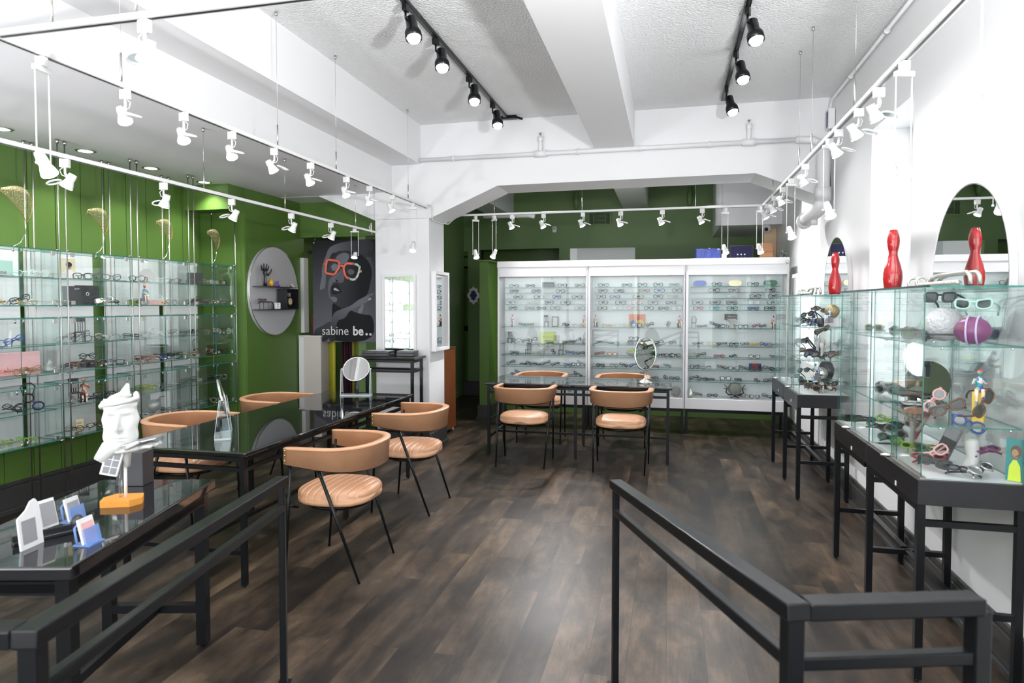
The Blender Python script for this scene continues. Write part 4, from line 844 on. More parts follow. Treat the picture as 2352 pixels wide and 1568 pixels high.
plaster_hand(1.24, 6.05, 1.122, 'grey-green hand sculpture at the back of the third showcase', 20, 'panel', .20); plaster_hand(1.2, 5.68, 1.122, 'white hand sculpture carrying brown sunglasses in the third showcase', -40, h=.20)
sg(1.19, 5.64, 1.31, 'cat-eye', 'brown', 'brown cat-eye sunglasses held up by the white hand, third showcase', yaw=-50, pitch=-20, roll=-25)
k = 0
for z, pl, nm in [(1.385, [(1.12, 6.05), (1.18, 5.95), (1.12, 5.88), (1.2, 5.84), (1.13, 5.75), (1.14, 6.4), (1.2, 6.6)], 'top shelf'), (1.12, [(1.14, 6.12), (1.22, 6.14), (1.13, 6.02), (1.18, 5.92), (1.28, 5.9), (1.13, 5.8), (1.16, 5.68), (1.3, 5.7), (1.16, 6.4), (1.2, 6.6)], 'middle shelf'), (.853, [(1.13, 6.1), (1.2, 6.0), (1.12, 5.95), (1.15, 5.82), (1.22, 5.68), (1.12, 5.68), (1.3, 5.8), (1.2, 6.45), (1.15, 6.65)], 'floor')]:
    cnt = {0: 0, 1: 0}
    for x, y in pl:
        f = 1 if y > 6.24 else 0; cnt[f] += 1; c = ['black', 'navy', 'dkgrey', 'grey', 'black', 'brown'][rnd.randrange(6)]; s = SH[rnd.randrange(6)]
        sg(x, y, z, s, c, '%s %s sunglasses, %s from the camera on the %s of the %s showcase' % (NAMEC[c], s, ORD[cnt[f]] + ' nearest' if 0 else ORD[cnt[f]], nm, 'farthest' if f else 'third'), yaw=rnd.uniform(-80, -20), pitch=rnd.uniform(-60, 0), roll=rnd.uniform(-25, 25), folded=rnd.random() < .6)
t = thing('steel_ball', 'mirror-steel ball on a round glass riser in the third showcase', 'sphere', (1.22, 5.80, .953)); MB().ell((0, 0, .05), .05, 20).build('ball', 'chrome', t)
t = thing('glass_riser', 'round green-edged glass riser on steel feet in the third showcase', 'riser', (1.22, 5.82, .853)); m = MB(); m.lathe([(.13, .092), (.13, .098)], 36, m=1); m.sm = [False]*len(m.sm); b = MB(); b.lathe([(.13, .092), (.13, .098)], 36)
b.mi = [1]*36+[0, 0]; b.build('top', ['glass', 'gedge'], t)
for a in (30, 150, 270): MB().tube([(.1*math.cos(R(a)), .1*math.sin(R(a)), 0), (.1*math.cos(R(a)), .1*math.sin(R(a)), .091)], .008, 8).build('foot', 'chrome', t)
figurine(1.16, 5.72, .953, 'orange and blue painted figurine on the round riser, third showcase', 'motley', .13, -50)
t = thing('black_bust', 'glossy black teardrop sculpture behind the steel ball, third showcase', 'sculpture', (1.30, 6.0, .853)); MB().lathe([(.03, 0), (.04, .02), (.03, .05), (.06, .12), (.065, .17), (.045, .22), (.01, .245)], 22).build('body', 'granite', t)
# framed mirror on the right wall between window and cabinets
t = thing('wall_mirror', 'narrow white-framed mirror on the right wall beside the cabinets', 'mirror', (1.43, 7.93, 0)); bx(-.06, 0, -.14, .14, .95, 1.91).build('frame', 'wlam', t, bevel=.004); bx(-.062, -.06, -.11, .11, .99, 1.87).build('glass', 'mirror', t)

# ================================================================ LEFT WALL: ROD-HUNG GLASS BAYS
for i, (a, b) in enumerate([(1.9, 3.905), (3.955, 4.545), (4.69, 5.28), (5.35, 5.80)]):
    o = bx(-4.76, -4.735, a, b, .50, 1.985).build('white_backboard', 'panel', bevel=.002); tag(o, 'tall white backboard behind the glass wall cases, %s from the left' % ORD[i+1], 'board', 'white backboards')
k = 0
for x, ys in ((-4.345, (3.24, 3.892, 3.952, 4.553, 4.622, 5.222, 5.289, 5.89)), (-4.615, (3.86, 3.925, 4.54, 4.61, 5.20, 5.286, 5.88))):
    for i, y in enumerate(ys):
        zt = 2.52 if y > 5.7 else 2.77
        t = thing('support_rod', 'steel rod, %s from left in the %s row of the left wall cases' % (ORD[i+(0 if x > -4.4 else 1)] or 'outermost', 'front' if x > -4.4 else 'back'), 'rod', (x, y, 0), group='steel rods of the left wall cases')
        MB().tube([(0, 0, .001), (0, 0, zt-.001)], .005, 8).build('rod', 'rodm', t); MB().lathe([(.012, zt-.03), (.012, zt-.001)], 10).build('ceiling_socket', 'steel', t)
TIERS = [(1.555, 1.965, 1.765, 'top'), (1.058, 1.472, 1.272, 'middle'), (.568, .980, .800, 'bottom')]
BAYS = [(1.95, 2.55, 'entrance'), (2.62, 3.22, 'doorway'), (3.29, 3.885, 'first'), (3.96, 4.545, 'second'), (4.63, 5.215, 'third'), (5.295, 5.882, 'last')]
for z0, z1, zs, tn in TIERS:
    for a, b, bn in BAYS:
        t = thing('glass_wall_case', ('empty clear glass wall case, %s tier, at the %s end of the left wall' if bn in ('entrance', 'doorway') else 'clear glass wall case on rods, %s tier, %s bay from the left') % (tn, bn), 'display case', group='glass cases on the left wall')
        def P(nm, *q, m='glass'): return MB().pane(*q).build(nm, [m, 'gedge'], t)
        x0, x1 = -4.60, -4.352
        P('top_pane', x0, x1, a, b, z1-.007, z1); P('bottom_pane', x0, x1, a, b, z0, z0+.007); P('shelf', x0+.005, x1-.035, a+.006, b-.005, zs-.006, zs, m='shelfg')
        P('side_pane', x0, x1, a, a+.004, z0+.008, z1-.008); P('side_pane', x0, x1, b-.004, b, z0+.008, z1-.008); P('back_pane', x0, x0+.004, a+.005, b-.005, z0+.008, z1-.008)
        ym = (a+b)/2; P('door', x1-.004, x1, a+.004, ym-.002, z0+.009, z1-.009); P('door', x1-.004, x1, ym+.002, b-.004, z0+.009, z1-.009)
        for yy in (a+.03, b-.055):
            for zz in (z0+.010, z1-.040): bx(x1-.008, x1+.004, yy, yy+.028, zz, zz+.030).build('hinge', 'steel', t, bevel=.002)
        for yy in (a, b-.012):
            for zz in (z0-.006, z1-.004): MB().tube([(x1-.02, yy+.006, zz+.005), (x1+.012, yy+.006, zz+.005)], .011, 8, flat=.45).build('rod_clamp', 'chrome', t)
        m = MB().lathe([(.012, 0), (.014, .008), (.012, .016)], 12); m.build('lock', 'steel', t, loc=(x1+.001, ym+.028, z0+.035), rot=(0, R(90), 0))
        MB().ell((x1+.008, ym-.02, z0+.028), .009, 10).build('knob', 'brass', t)
        for yy in (ym-.03, ym+.03): MB().tube([(x1-.01, yy, z1-.008), (x1-.012, yy, z1-.035)], .006, 8).build('spotlight', 'chrome', t)
NAMEC['dgreen'] = 'dark green'
cc = ['black', 'dkgrey', 'silver', 'black', 'clear', 'gold', 'brown', 'silver', 'black', 'grey']
plan = {('top', 'first'): ([3.70, 3.83], [3.52, 3.66, 3.76]), ('top', 'second'): ([4.19, 4.31, 4.43], [4.03, 4.36, 4.46]), ('top', 'third'): ([4.72, 4.98, 5.10], [4.68, 4.80, 5.0, 5.13]), ('top', 'last'): ([5.40, 5.62, 5.72, 5.80], [5.38, 5.50, 5.58, 5.68, 5.78]),
        ('middle', 'first'): ([3.38, 3.52, 3.62], [3.66, 3.74, 3.80]), ('middle', 'second'): ([4.04, 4.20, 4.30, 4.38, 4.46], [4.05, 4.14, 4.33, 4.42, 4.48]), ('middle', 'third'): ([4.66, 4.76, 4.86, 4.94, 5.04, 5.12], [4.72, 4.86, 5.03, 5.12, 5.17]), ('middle', 'last'): ([5.36, 5.46, 5.56, 5.64, 5.74, 5.82], [5.34, 5.42, 5.58, 5.66, 5.74, 5.82]),
        ('bottom', 'first'): ([3.42, 3.60], [3.45, 3.56, 3.68]), ('bottom', 'second'): ([4.04, 4.12, 4.24, 4.34, 4.44], [4.10, 4.26, 4.36, 4.46]), ('bottom', 'third'): ([4.72, 4.82, 4.92, 5.0, 5.08, 5.16], [4.70, 4.78, 5.03, 5.12]), ('bottom', 'last'): ([5.36, 5.44, 5.54, 5.62, 5.70, 5.80], [5.36, 5.46, 5.55, 5.72, 5.80])}
for z0, z1, zs, tn in TIERS:
    for a, b, bn in BAYS[2:]:
        for li, (zl, nm) in enumerate(((zs, 'shelf'), (z0+.007, 'floor'))):
            for i, y in enumerate(plan[(tn, bn)][li]):
                c = cc[rnd.randrange(10)]; s = SH[rnd.randrange(6)]
                if (tn, bn, nm, i) == ('bottom', 'last', 'floor', 2): c = 'teal'
                if (tn, bn, nm, i) == ('middle', 'last', 'floor', 2): c = 'red'
                if (tn, bn, nm) == ('bottom', 'first', 'floor'): c = 'green'; s = 'round'
                if (tn, bn, nm) == ('middle', 'first', 'shelf'): c = 'blue'
                if (tn, bn, nm) == ('middle', 'first', 'floor'): c = 'tan'
                if (tn, bn, nm) == ('top', 'first', 'shelf'): c = ('mint', 'clear')[i]
                if (tn, bn, nm) == ('top', 'second', 'shelf'): c = 'dkgrey'
                if (tn, bn, nm) == ('bottom', 'first', 'shelf'): c = 'black'
                up = tn == 'top' and nm == 'shelf'
                specs(-4.45+rnd.uniform(-.05, .03), y, zl, '%s %s eyeglasses, %s from left, %s of the %s-tier %s bay' % (NAMEC[c], s, ORD[i+1], nm, tn, bn), s, c, folded=(i+int(y*10)) % 3 != 0 and not up,
                      yaw=90-(90-rnd.uniform(20, 80))*1.0 if up else rnd.uniform(20, 110), pitch=0 if up or (i+int(y*10)) % 3 == 0 else rnd.choice([0, -30, -60, -70]), roll=0 if up or (i+int(y*10)) % 3 == 0 else rnd.uniform(-28, 28), th=.0026 if c not in ('blue', 'green', 'black', 'dkgrey', 'teal') else .003, detail=True, group='eyeglasses in the left wall glass cases', scale=1.08)
XB = -4.53
def backcard(y, z, w_, h_, lab, m, **k): return card(XB, y, z, w_, h_, lab, m, yaw=90-k.pop('turn', 25), **k)
t = backcard(4.12, 1.765, .115, .16, 'photo card of a dark-haired person in a cream coat, top tier second bay', 'c_beige', lean=4, name='photo_card')
MB().prism([(-.055, 0), (.055, 0), (.05, .05), (.02, .075), (-.01, .07), (-.04, .04)], 'y', -.002, 0).build('coat', 'cream', t); MB().prism([(.012+.016*math.cos(q*.45), .095+.022*math.sin(q*.45)) for q in range(14)], 'y', -.0025, 0).build('face', 'c_tan', t); MB().prism([(.012+.022*math.cos(q*.45), .112+.020*math.sin(q*.45)) for q in range(14)], 'y', -.003, 0).build('hair', 'c_black', t)
t = backcard(4.16, 1.562, .13, .15, 'dark grey brochure card at the left of the top tier second bay', 'c_dkgrey', lean=8); text('gotti', .018, t, (.02, -.002, .125), (R(90), 0, 0), 'white')
t = backcard(4.30, 1.562, .17, .16, 'black display card with small white emblem, top tier second bay', 'c_black', lean=8); MB().tube([(.010*math.cos(q*.5), -.003, .09+.012*math.sin(q*.5)) for q in range(12)], .0025, 5, closed=True).build('emblem', 'white', t)
t = thing('round_disc', 'grey round mirrored disc standing on the shelf, top tier third bay', 'disc', (-4.5, 4.88, 1.765), R(60)); MB().lathe([(.058, -.004), (.058, .004)], 30).build('disc', 'steel', t, loc=(0, 0, .058), rot=(R(84), 0, 0)); bx(-.02, .02, -.01, .02, 0, .006).build('base', 'c_grey', t)
figurine(-4.48, 4.83, 1.562, 'orange and blue painted figurine on a white block, top tier third bay', 'motley', .17, 70)
case_pill(-4.50, 5.02, 1.562, 'salmon red glasses case with glasses on it, top tier third bay', 'c_salmon', .17, .045, yaw=60)
case_pill(-4.47, 4.69, 1.562, 'green glasses case at the left of the top tier third bay', 'c_green', .10, .04, yaw=60)
t = thing('display_block', 'black square block topped by small glasses, top tier last bay', 'block', (-4.50, 5.50, 1.766), R(65)); bx(-.07, .07, 0, .05, 0, .11).build('block', 'c_dkgrey', t, bevel=.002)
t = thing('display_block', 'grey low block on the floor of the top tier last bay', 'block', (-4.50, 5.55, 1.563), R(65)); bx(-.08, .08, 0, .05, 0, .05).build('block', 'c_grey', t, bevel=.002)
mini_chair(-4.46, 4.15, 1.273, 'miniature black chair with glasses on its back, middle tier second bay', 40, False, .19)
t = thing('display_box', 'large pink box lettered in orange, floor of the middle tier first bay', 'box', (-4.49, 3.68, 1.066), R(78)); bx(-.14, .14, 0, .08, 0, .16).build('carton', mat('pink_card', (.80, .48, .50), .5), t, bevel=.002); text('sabine be', .062, t, (-.125, -.001, .02), (R(90), 0, 0), 'c_salmon', squash=.95)
t = thing('display_box', 'mint green box with red lettering, top tier first bay', 'box', (-4.52, 3.60, 1.766), R(78)); bx(-.1, .07, 0, .05, 0, .11).build('carton', 'c_mint', t, bevel=.002); text('sabine', .04, t, (-.07, -.001, .015), (R(90), 0, 0), 'c_red')
t = thing('glasses_stand', 'black domed glasses stand beside a black box, middle tier second bay', 'stand', (-4.48, 4.21, 1.066), R(70)); MB().ell((0, 0, .035), (.038, .03, .035), 16).build('dome', 'c_black', t); bx(-.10, -.02, 0, .03, 0, .055).build('box', 'c_brown', t, bevel=.002); bx(.02, .08, 0, .03, 0, .06).build('box', 'c_black', t, bevel=.002); text('gotti', .016, t, (.03, -.001, .03), (R(90), 0, 0), 'white')
specs(-4.46, 4.22, 1.137, 'black round eyeglasses resting on the black dome, middle tier second bay', 'round', 'black', yaw=60, pitch=-10, th=.0035, detail=True)
case_pill(-4.49, 4.86, 1.066, 'salmon pink stacked glasses case on the floor, middle tier third bay', 'c_salmon', .17, .05, yaw=62)
t = thing('display_block', 'small blue block under glasses, floor of middle tier third bay', 'block', (-4.47, 5.03, 1.066), R(60)); bx(-.035, .035, 0, .035, 0, .04).build('block', 'c_blue', t, bevel=.002)
mini_chair(-4.47, 5.46, 1.066, 'miniature dark bentwood chair with tiny figure, middle tier last bay', 50, True, .17)
figurine(-4.46, 4.18, .801, 'black and white figurine with orange head on a black chair, bottom tier second bay', 'motley2', .18, 50)
mini_chair(-4.50, 4.13, .801, 'tall miniature black chair behind the figurine, bottom tier second bay', 60, False, .19)
case_pill(-4.48, 4.84, .801, 'lime green glasses case on the shelf, bottom tier third bay', 'c_green', .19, .06, yaw=62)
t = thing('ribbed_sphere', 'ribbed glass sphere on a foot, floor of the bottom tier third bay', 'sphere', (-4.49, 4.92, .576)); MB().ell((0, 0, .085), .055, 22).build('ball', mat('ribbed_glass', (.5, .52, .5), .2, .6, bump=(90, .5, .01)), t); MB().lathe([(.035, 0), (.03, .01), (.012, .035)], 16).build('foot', 'steel', t)
t = backcard(5.05, .576, .17, .19, 'white display card with a raised V logo, bottom tier third bay', 'white', lean=5); MB().prism([(-.05, .12), (-.035, .12), (0, .04), (0, .14), (.04, .14), (.04, .15), (-.012, .15), (-.012, .06)], 'y', -.003, 0).build('logo', 'c_grey', t)
t = backcard(4.20, .576, .05, .085, 'small cream card lettered in black, floor of the bottom tier second bay', 'c_beige', lean=3); text('gotti', .016, t, (-.019, -.002, .05), (R(90), 0, 0), 'c_black')
# glasses tower in the first bay
t = thing('glasses_stand', 'black glasses stacked into a tripod shape, shelf of the bottom tier first bay', 'stand', (-4.44, 3.70, .801), R(70)); m = MB()
m.tube([(.03*math.cos(q*.42), -.01, .10+.03*math.sin(q*.42)) for q in range(15)], .006, 6, closed=True); m.tube([(-.028, 0, .12), (-.045, 0, .18), (-.02, 0, .205), (.02, 0, .205), (.045, 0, .18), (.028, 0, .12)], .005, 6)
m.build('upper_frame', 'c_black', t)
for s, mt in ((-1, 'c_black'), (1, 'c_navy')): MB().tube([(s*(.055+.035*math.cos(q*.42)), -.02, .04+.028*math.sin(q*.42)-s*.0) for q in range(15)], .006, 6, closed=True).tube([(s*.02, -.01, .08), (s*.04, -.02, .062)], .008, 6).build('lower_frame', mt, t)
# wire leaf masks over the left wall cases
for i, (y, s) in enumerate([(3.60, 1.15), (4.27, 1.0), (4.97, 1.0), (5.62, .95)]):
    t = thing('wire_mask', 'gold wire leaf mask on a curved stem over the wall cases, %s from left' % ORD[i+1], 'sculpture', (-4.42, y, 1.966), R(10), 'wire leaf masks')
    vs = []; fs = []; nu, nv = 12, 8
    for a in range(nu+1):
        u = a/nu; cx_ = -.10+.20*u**.9; cz = .30-.14*u-.0*u; wd = .085*math.sin(math.pi*(u*.97+.02))**.7
        ang = R(-50)
        for b in range(nv+1):
            v = b/nv; wd = .150*math.sin(math.pi*min(1, u*.98+.01))**.6*(1-.15*u); X = v*wd; dy = .055*math.sin(math.pi*min(1, v*.75+.12))*math.sin(math.pi*u)**.7
            vs.append((dy*s, (-.080+.19*u+.70*X)*s, (.325-.17*u+.72*X-.0*u)*s))
    fs = [(a*(nv+1)+b, a*(nv+1)+b+1, (a+1)*(nv+1)+b+1, (a+1)*(nv+1)+b) for a in range(nu) for b in range(nv)]
    MB().add(vs, fs, sm=True).build('shell', 'wire', t, recalc=False)
    rim = [vs[a*(nv+1)] for a in range(nu+1)]+[vs[a*(nv+1)+nv] for a in range(nu, -1, -1)]
    MB().tube(rim, .002, 5, closed=True).build('rim_wire', 'c_gold', t)
    MB().tube([(.0, -.06*s, .32*s), (.02, -.10*s, .325*s), (.03, -.125*s, .305*s), (.02, -.10*s, .285*s), (0, -.05*s, .295*s)], .0015, 5).tube([(.03, 0.01*s, .24*s), (.035, .02*s, .22*s), (.035, .03*s, .235*s), (.03, .02*s, .25*s)], .0015, 5).build('wire_curls', 'c_gold', t)
    MB().tube([(.0, .108*s, .158*s), (.004, .095*s, .09*s), (.005, .055*s, .035), (0, .0, 0)], .0035, 6).build('stem', 'chrome', t)

# ================================================================ OVAL BOARD AND POSTER
t = thing('oval_board', 'grey oval board with two thin shelves on the green wall', 'wall shelf', (-4.28, 6.42, 1.715)); n = 72; o = [(.455*math.cos(2*math.pi*i/n), .485*math.sin(2*math.pi*i/n)) for i in range(n)]
MB().prism(o, 'x', .001, .035, sm=True).build('board', mat('grey_laminate', (.50, .50, .51), .35), t); MB().tube([(.036, a, b) for a, b in o], .004, 6, closed=True).build('edge_trim', 'chrome', t)
for z, nm in ((.045, 'upper'), (-.20, 'lower')): bx(.036, .16, -.40, .27, z-.006, z).build('shelf', 'c_dkgrey', t)
X = -4.16; zu = 1.76; zl = 1.515
plaster_hand(X, 6.12, zu, 'tall black hand sculpture on the upper shelf of the oval board', 60, 'c_black', .255)
t = thing('mango', 'yellow-orange mango with green leaf on the oval board', 'fruit', (X+.01, 6.21, zu)); MB().ell((0, 0, .038), (.026, .028, .038), 16).build('fruit', mat('mango_skin', (.85, .38, .02), .25, noise=(14, .25)), t); MB().tube([(0, 0, .07), (.0, .01, .085), (0, -.01, .10)], [.008, .012, .002], 6, flat=.4).build('leaf', 'c_green', t)
t = thing('purple_figure', 'small purple-blue frog figure on the upper shelf of the oval board', 'figurine', (X, 6.34, zu)); m = MB().ell((0, 0, .018), (.022, .03, .016), 12).ell((0, .0, .042), .014, 10)
for s in (-1, 1): m.ell((.0, s*.032, .010), (.012, .014, .010), 8); m.ell((.006, s*.009, .056), .006, 8)
m.build('body', motley('purple_patches', [(.06, .03, .35), (.25, .1, .5), (.03, .02, .2)], 60), t)
t = thing('stone_chip', 'small brown and white pointed stone on the upper shelf, right end', 'stone', (X, 6.63, zu)); MB().lathe([(.03, 0), (.026, .012), (.012, .03), (.002, .038)], 6, sm=False).build('body', motley('stone_patches', [(.2, .1, .06), (.7, .65, .6), (.12, .06, .04)], 50), t)
t = thing('metal_stand', 'dark metal stand with draped glasses on the lower shelf of the oval board', 'stand', (X, 6.12, zl)); m = MB()
for y in (-.10, -.03, .05, .12): m.tube([(0, y, 0), (0, y, .075)], .003, 6)
m.tube([(0, -.13, .06), (0, -.11, .08), (0, .12, .078), (0, .15, .05), (0, .15, .0)], .005, 6); m.build('frame', 'c_dkgrey', t); specs(X, 6.10, zl+.078, 'brown eyeglasses lying on top of the dark metal stand', 'oval', 'brown', yaw=90, pitch=-70, folded=True)
t = thing('desk_gadget', 'small white cube camera with black eye on the lower shelf of the oval board', 'camera', (X, 6.33, zl), R(60)); bx(-.035, .035, -.02, .02, 0, .072).build('body', 'white', t, bevel=.01); bx(-.01, .01, -.022, -.02, .052, .06).build('eye', 'c_black', t); MB().lathe([(.008, 0), (.008, .002)], 12).build('button', 'c_grey', t, loc=(0, -.021, .03), rot=(R(90), 0, 0))
t = thing('shadow_box', 'black shadow box frame holding a small brass clock, oval board right side', 'frame', (X, 6.55, zl)); m = MB(); m.box(-.06, .06, -.12, -.11, 0, .225); m.box(-.06, .06, .11, .12, 0, .225); m.box(-.06, .06, -.11, .11, 0, .01); m.box(-.06, .06, -.11, .11, .215, .225); m.box(-.06, -.055, -.11, .11, .01, .215); m.build('frame', 'c_black', t, bevel=.001)
t = thing('mantel_clock', 'small round brass clock with cream dial inside the shadow box', 'clock', (X+.01, 6.55, zl+.011)); MB().lathe([(.055, -.012), (.055, .012)], 24).build('case', mat('dark_brass', (.12, .09, .04), .3, .9), t, loc=(0, 0, .075), rot=(0, R(90), 0)); MB().lathe([(.036, 0), (.036, .003)], 24).build('dial', 'c_beige', t, loc=(.0125, 0, .075), rot=(0, R(90), 0)); MB().tube([(.017, 0, .075), (.017, .0, .10)], .0015, 5).tube([(.017, 0, .075), (.017, .015, .068)], .0015, 5).build('hands', 'c_black', t); bx(-.01, .01, -.02, .02, .13, .17).build('tag', 'c_grey', t)

# poster: coordinates taken on its face, u right, v down, both 0..1
t = thing('poster', 'large dark poster of a face wearing orange and mint glasses, hanging by the column', 'poster', (-3.245, 6.96, 2.315)); PW, PH = .86, 1.185
def G(n, v): return mat('print_'+n, v, .5, spec=.12)
def PP(nm, pts, mt, dep, smooth=2):
    p = [((x-370)/845*.78, -(y-75)/1400*PH) for x, y in pts]
    for _ in range(smooth):
        q = []
        for i in range(len(p)): a, b = p[i], p[(i+1) % len(p)]; q += [(a[0]*.75+b[0]*.25, a[1]*.75+b[1]*.25), (a[0]*.25+b[0]*.75, a[1]*.25+b[1]*.75)]
        p = q
    return MB().prism([(max(.002, min(.858, a))-.86, b) for a, b in p], 'y', -.0005*dep, -.0005*dep+.0004).build(nm, mt, t, recalc=True)
def grad(name, c1, c2, ax=0, lo=0, hi=1):
    m = mat(name, c1, .5, spec=.12); nt = m.node_tree; tc = nt.nodes.new('ShaderNodeTexCoord'); sx = nt.nodes.new('ShaderNodeSeparateXYZ'); mr = nt.nodes.new('ShaderNodeMapRange'); mx = nt.nodes.new('ShaderNodeMixRGB')
    nt.links.new(tc.outputs['Object'], sx.inputs[0]); nt.links.new(sx.outputs[ax], mr.inputs[0]); mr.inputs[1].default_value = lo; mr.inputs[2].default_value = hi
    mx.inputs[1].default_value = (*c1, 1); mx.inputs[2].default_value = (*c2, 1); nt.links.new(mr.outputs[0], mx.inputs[0]); nt.links.new(mx.outputs[0], nt.nodes['Principled BSDF'].inputs['Base Color']); return m
g = lambda v: (v*.93, v*.95, v*1.1)
bgm = grad('print_backdrop', g(.016), g(.15), 2, 0, -1.15)
bx(-.86, 0, 0, .006, -PH, 0).build('board', bgm, t)
PP('raised_arm', [(1215, 60), (900, 90), (760, 110), (640, 150), (590, 200), (560, 290), (520, 380), (500, 480), (505, 560), (480, 660), (465, 770), (500, 745), (545, 740), (560, 600), (560, 450), (600, 340), (650, 240), (700, 250), (760, 210), (1215, 290)], grad('print_arm', g(.045), g(.20), 0, -.3, -.8), 2)
PP('head', [(830, 215), (960, 235), (1080, 300), (1160, 400), (1200, 520), (1190, 640), (1160, 720), (1130, 830), (1020, 900), (900, 1040), (760, 1010), (650, 930), (595, 880), (580, 780), (600, 680), (575, 560), (600, 430), (680, 310), (750, 240)], grad('print_head', g(.014), g(.085), 0, -.25, -.78), 4, 2)
PP('neck', [(640, 900), (760, 1000), (900, 1040), (1050, 1100), (1215, 1100), (1215, 1475), (560, 1475), (600, 1250), (640, 1180)], G('neck', g(.016)), 3)
PP('shoulder', [(380, 1310), (480, 1270), (600, 1190), (640, 1210), (600, 1475), (380, 1475)], grad('print_shoulder', g(.06), g(.02), 2, -1.02, -1.18), 4)
PP('cheek_light', [(600, 600), (680, 560), (770, 480), (800, 560), (720, 640), (640, 660), (605, 800), (640, 900), (600, 880), (585, 760)], G('cheek', g(.15)), 5)
PP('chin_light', [(620, 850), (680, 850), (720, 880), (700, 930), (640, 920)], G('chin', g(.18)), 5)
PP('forehead_light', [(700, 300), (800, 240), (900, 270), (860, 380), (780, 420), (700, 360)], G('forehead', g(.17)), 5)
PP('nose', [(760, 450), (790, 480), (815, 580), (810, 640), (770, 670), (720, 650), (690, 620), (700, 590), (740, 560)], G('nose', g(.12)), 6)
PP('nostril', [(685, 612), (715, 620), (730, 648), (700, 635)], G('nostril', g(.004)), 7)
PP('eye', [(630, 430), (680, 385), (735, 420), (720, 480), (660, 500), (640, 470)], G('eyelid', g(.2)), 6); PP('eye', [(850, 500), (900, 465), (960, 500), (950, 540), (890, 560)], G('eyelid2', g(.12)), 6)
PP('lips', [(625, 740), (650, 690), (700, 670), (730, 680), (770, 750), (790, 795), (740, 810), (680, 825), (635, 810)], G('lips', g(.028)), 7); PP('teeth', [(665, 740), (690, 725), (755, 780), (700, 765), (668, 765)], G('teeth', g(.5)), 8)
PP('lower_hand', [(590, 1475), (600, 1320), (640, 1130), (680, 1060), (780, 1020), (900, 980), (1000, 900), (1060, 870), (1215, 790), (1215, 830), (1140, 860), (1190, 870), (1180, 900), (1060, 960), (960, 1010), (870, 1060), (850, 1110), (800, 1160), (730, 1170), (700, 1230), (690, 1475)], grad('print_hand', g(.16), g(.03), 2, -.75, -1.1), 9)
PP('nail', [(1140, 890), (1160, 875), (1188, 870), (1180, 885), (1150, 905)], G('nail', g(.5)), 10, 1); PP('gap', [(1100, 300), (1215, 330), (1215, 790), (1130, 840), (1165, 700), (1200, 520), (1170, 400)], G('gap', g(.085)), 5, 1); PP('gap', [(1060, 960), (1085, 950), (1060, 1085), (995, 1075), (1010, 1030)], G('gap2', g(.2)), 10, 1)
def ring(nm, pts, r, mt, closed=True):
    P = [((x-370)/845*.78-.86, -.008, -(y-75)/1400*PH) for x, y in pts]; MB().tube(P, .0045, 8, closed=closed, flat=r/.0045).build(nm, mt, t)
OR = mat('print_coral', (.80, .16, .10), .4)
PP('lens_shade', [(580, 345), (745, 365), (745, 470), (690, 545), (560, 530)], G('lens1', g(.02)), 6.5, 1) if False else None
ring('printed_frame', [(575, 350), (600, 340), (720, 358), (748, 385), (745, 450), (690, 535), (665, 548), (570, 528), (555, 500), (562, 420)], .015, OR)
ring('printed_frame', [(935, 400), (860, 395), (835, 410), (808, 450), (812, 500), (835, 570), (860, 595), (885, 602)], .015, OR, False)
ring('printed_frame', [(748, 415), (770, 425), (808, 435)], .013, OR, False); ring('printed_frame', [(560, 400), (536, 400)], .015, OR, False)
ring('printed_mint_frame', [(930, 400), (990, 412), (1030, 445), (1025, 500), (1000, 570), (965, 615), (935, 620), (875, 602)], .015, 'speck', False); ring('printed_mint_frame', [(1025, 500), (1058, 505)], .016, 'speck', False)
text('sabine', .150, t, (-.745, -.0075, -1.105), (R(90), 0, 0), 'c_white', offset=-.0010, squash=.93); text('be', .150, t, (-.345, -.0075, -1.105), (R(90), 0, 0), 'c_white', offset=.0035, squash=.93)
MB().lathe([(.0145, 0), (.0145, .002)], 16).build('lettering', 'c_white', t, loc=(-.17, -.006, -1.093), rot=(R(90), 0, 0)); bx(-.135, -.109, -.008, -.006, -1.107, -1.081).build('lettering', 'c_white', t)
for x in (-.835, -.02): MB().lathe([(.009, 0), (.009, .01)], 12).build('grommet', 'chrome', t, loc=(x, -.001, -.025), rot=(R(90), 0, 0)); MB().tube([(x, -.002, -.02), (x+.02, .02, .075)], .0012, 5).build('hanging_wire', 'steel', t)
MB().lathe([(.006, 0), (.006, .03)], 8).build('wall_hook', 'steel', t, loc=(-.815, .035, .075), rot=(R(90), 0, 0))
t.location.x = -3.235

# ================================================================ TRACKS AND LAMPS
def track(lab, a, b, z, m='wmetal', w_=.034, h_=.022, cables=(), zc=3.46):
    t = thing('lighting_track', lab, 'track', (a[0], a[1], z)); dx, dy = b[0]-a[0], b[1]-a[1]; l = math.hypot(dx, dy); an = math.atan2(dy, dx)
    MB().box(0, l, -w_/2, w_/2, 0, h_).build('channel', m, t, rot=(0, 0, an), bevel=.002); bx(0.01, l-.01, -.006, .006, -.0015, .0).build('slot', 'c_dkgrey', t, rot=(0, 0, an))
    for d in cables:
        q = (math.cos(an)*d, math.sin(an)*d)
        MB().tube([(q[0], q[1], h_), (q[0], q[1], .16)], .005, 8).tube([(q[0], q[1], .15), (q[0], q[1], zc-z-.001)], .0012, 5).tube([(q[0], q[1], zc-z-.025), (q[0], q[1], zc-z-.001)], .009, 8).build('hanging_cable', 'steel', t)
    return t
T_ = dict(HL='upper left track', F='front track', LL='lower left track', R='right track', B='rear cross track')
track('white lighting track hanging above the long table, from the front to the column', (-2.49, 1.95), (-2.49, 6.50), 2.577, cables=(.62, 1.87, 2.64, 4.06))
